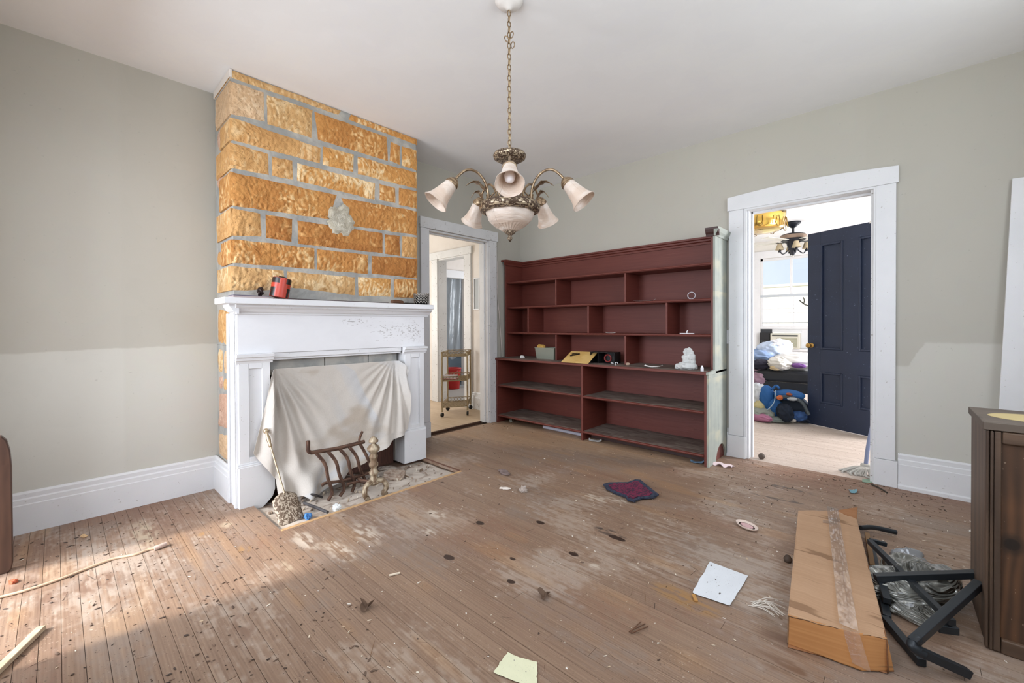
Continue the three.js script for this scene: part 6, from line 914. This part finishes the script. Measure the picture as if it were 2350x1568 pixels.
{
  const o = thing('red_bucket', 'red plastic bucket standing at the far doorway past the hall', 'bucket', [-2.42, 0, -0.86]); part('pail', thick(lathe([[0, 0.003], [0.12, 0.003], [0.15, 0.36], [0.155, 0.365]], 36), 0.003), mat(0xa81c18, 0.4), o); part('rim', new THREE.TorusGeometry(0.153, 0.008, 8, 36).rotateX(Math.PI / 2).translate(0, 0.362, 0), mat(0xb02420, 0.4), o); part('rim_band', new THREE.TorusGeometry(0.148, 0.005, 8, 36).rotateX(Math.PI / 2).translate(0, 0.31, 0), mat(0xb02420, 0.4), o);
  part('bail', tube([[-0.15, 0.33, 0], [-0.1, 0.24, 0.13], [0, 0.2, 0.17], [0.1, 0.24, 0.13], [0.15, 0.33, 0]], 0.003, 20, 6), mat(0xb0aca4, 0.4, { metalness: 0.7 }), o);
  const sh = pmat(0xb4bcc2, 0.22, { transmission: 0.55, thickness: 0, clearcoat: 0.8, bumpMap: T_LUMP, bumpScale: 0.02 });
  solo('plastic_sheet', thick(grid(40, 60, (u, v) => new THREE.Vector3(-2.64 + 0.018 * Math.sin(u * 16 + v * 3) + 0.02 * (fbm(u * 8, v * 5, 741, 3) - 0.5), lerp(1.99, 0.55 + 0.05 * Math.sin(u * 9), v), lerp(-0.77, -1.29, u))), 0.0008), sh, 'hanging translucent plastic sheet closing the far doorway', 'sheet');
  const g = thing('grey_cabinet', 'low grey cabinet behind the red bucket in the far room', 'cabinet', [-3.3, 0, -1.6]); part('cabinet_body', bx(-0.3, 0.3, 0, 0.5, -0.3, 0.35, 0.01), mat(0x8fa0ae, 0.6), g); part('cabinet_top', bx(-0.32, 0.32, 0.5, 0.53, -0.32, 0.37, 0.01), mat(0xc2cad0, 0.5), g);
  const w = thing('white_bag', 'bulging white bag beside the red bucket past the hall', 'bag', [-2.35, 0, -1.2]); part('sack', soft(0.11, 0.2, 0.11, 51, 0.12).translate(0, 0.2, 0), mat(0xcdd2d2, 0.6), w);
  const st = thing('picture_frame', 'small grey panel with white frame on the hall wall beside the second doorway', 'frame', [-0.705, 1.55, 0.1]); part('frame', merge([bx(-0.055, 0.06, 0.2, 0.215, 0, 0.018), bx(-0.055, 0.06, -0.215, -0.2, 0, 0.018), bx(-0.058, -0.043, -0.215, 0.215, 0, 0.018), bx(0.048, 0.062, -0.215, 0.215, 0, 0.018)]), M.trim, st); part('panel', bx(-0.045, 0.05, -0.2, 0.2, 0, 0.008, 0.001), mat(0xa2a6a8, 0.5), st);
}

// ------------------------------------------------------------------ litter on the floor
{
  const leafG = (s, seed) => thick(grid(40, 8, (u, v) => { const a = u * Math.PI * 2, r = s * v * (0.75 + 0.3 * Math.cos(3 * a + seed) + 0.16 * vn(Math.cos(a) * 6 + 9, Math.sin(a) * 6 + 9, seed)); return new THREE.Vector3(Math.cos(a) * r, 0.003 + s * (0.38 * v * v * (1 + Math.sin(2 * a + seed)) + 0.18 * v * vn(Math.cos(a) * r * 90 + 7, Math.sin(a) * r * 90 + 7, seed)), Math.sin(a) * r * 0.8); }), 0.0008), leafOld = (s, seed) => rough(thick(grid(8, 8, (u, v) => { const a = (u - 0.5) * 2, b = (v - 0.5) * 2, w = Math.sqrt(Math.max(0, 1 - b * b)); return new THREE.Vector3(a * w * s * 0.9, s * (0.08 + 0.5 * Math.abs(a) * w + 0.22 * Math.sin(b * 3 + seed) * b), b * s); }), s * 0.03), s * 0.3, 2.2 / s, seed);
  const lf = mat(0x6a5444, 0.9);
  [[840, 1397, 0.034, 'curled dry brown leaf on the bare floor left of the yellow note'], [1249, 1372, 0.032, 'crumpled dark leaf on the floor between yellow note and white sheet'], [1085, 1085, 0.02, null], [1162, 1090, 0.02, null]].slice(0, 2).forEach(([x, y, s, l], i) => place(solo('dry_leaf', leafG(s, i + 3), lf, l, 'leaf'), onY(x, y).setY(0.002), i * 2));
  place(solo('crushed_cup', crumple(0.026, 0.02, 0.022, 71, 0.4), mat(0xa79a90, 0.7), 'small crumpled greyish wrapper on the floor in front of the hearth end', 'wrapper'), onY(1201, 1129).setY(0.016));
  place(solo('white_plastic_shard', crumple(0.04, 0.008, 0.014, 73, 0.4), mat(0xd9cfc4, 0.6), 'white plastic shard on the floor left of the rug scrap', 'shard'), onY(1160, 1124).setY(0.007), 0.6);
  place(solo('dark_rag', crumple(0.07, 0.012, 0.03, 75, 0.5), mat(0x74645f, 0.9), 'flat dark rag on the floor between hearth and bookcase', 'rag'), onY(1157, 1087).setY(0.008), -0.3);
  solo('white_splinter', bar(onY(893, 1321, 0.005), onY(918, 1315, 0.005), 0.009, 0.007), mat(0xe4d6c0, 0.8), 'short pale wood splinter on the floor boards below the hearth', 'splinter');
  solo('tan_splinter', bar(onY(1591, 1365, 0.005), onY(1598, 1380, 0.005), 0.014, 0.008), mat(0xb98a4e, 0.8), 'tan wood chip at the corner of the white sheet', 'splinter');
  solo('twig_tuft', merge([[1443, 1450, 1480, 1432], [1446, 1452, 1470, 1428], [1448, 1454, 1486, 1438]].map(([a, b, c, d]) => tube([onY(a, b, 0.003), onY((a + c) / 2, (b + d) / 2, 0.014), onY(c, d, 0.004)], 0.002, 6, 5))), mat(0x6a4a36, 0.9), 'tuft of thin brown twigs on the floor', 'twigs');
  place(solo('wooden_plug', lathe([[0, 0], [0.014, 0], [0.018, 0.015], [0.01, 0.03], [0, 0.032]], 16), mat(0x4a3c32, 0.7), 'small dark wooden plug on the floor left of the cardboard box', 'plug'), onY(1808, 1290).setY(0));
  place(solo('terracotta_chip', crumple(0.016, 0.008, 0.014, 77, 0.4), mat(0xb05a3c, 0.9), 'orange terracotta chip beside the extension cord', 'chip'), onY(30, 1338).setY(0.007));
  place(solo('wood_chip', crumple(0.02, 0.006, 0.009, 79, 0.4), mat(0xc0a078, 0.9), 'pale wood chip on the floor below the left baseboard', 'chip'), onY(193, 1233).setY(0.006), 0.4);
  // crumbs: countless, one object each for pale and dark
  const q = rng(123), m4 = new THREE.Matrix4(), e = new THREE.Euler(), qq = new THREE.Quaternion(), sc = new THREE.Vector3();
  function crumbs(name, label, n, pal, geo, size, where) {
    const im = new THREE.InstancedMesh(geo, mat(0xffffff, 0.9), n); for (let i = 0; i < n; i++) { let p; do p = where(); while (p[0] > HEARTH.x0 - 0.02 && p[0] < HEARTH.x1 + 0.02 && p[1] > HEARTH.z0 - 0.02 && p[1] < HEARTH.z1 + 0.02); const s = size * (0.35 + Math.pow(q(), 3) * 1.4); m4.compose(new THREE.Vector3(p[0], 0.0012 + s * 0.15, p[1]), qq.setFromEuler(e.set((q() - 0.5) * 0.3, q() * 6.3, (q() - 0.5) * 0.3)), sc.set(s * (1 + q() * 1.5), s * 0.45, s * (0.5 + q() * 0.4))); im.setMatrixAt(i, m4); im.setColorAt(i, new THREE.Color().setHex(pal[Math.floor(q() * pal.length)])); }
    im.name = name; im.userData.kind = 'stuff'; tag(im, label, 'litter'); add(im, scene);
  }
  const geo = rough(new THREE.IcosahedronGeometry(1, 1), 0.4, 1.4, 3);
  crumbs('dark_floor_crumbs', 'dark leaf crumbs and dirt scattered over the floor boards', 2600, [0x5a483c, 0x6c584a, 0x4c3e36, 0x806858], geo, 0.0034, () => q() < 0.45 ? [0.1 + q() * 2.2, 3.1 + q() * 1.2] : q() < 0.4 ? [2.5 + q() * 1.2, 0.05 + Math.pow(q(), 1.5) * 1.2] : [q() * 4.2, q() * 4.3]);
  crumbs('pale_floor_crumbs', 'pale paint flakes and plaster crumbs scattered over the floor boards', 1300, [0xe6dccb, 0xd8c8b2, 0xf0ebe2, 0xc9b296], geo, 0.0028, () => q() < 0.4 ? [1.2 + q() * 2.2, 0.8 + q() * 2.6] : q() < 0.3 ? [2.6 + q() * 1.6, 0.1 + q() * 1.0] : [q() * 4.2, q() * 4.3]);
  const needle = new THREE.CylinderGeometry(0.25, 0.25, 8, 4).rotateZ(Math.PI / 2); crumbs('floor_needles', 'thin dry stalks scattered over the floor boards', 420, [0x6a5140, 0x4c3c30, 0x8a6c52], needle, 0.0034, () => [0.2 + q() * 3.2, 0.6 + q() * 3.6]);
}
renderer.render(scene, camera);
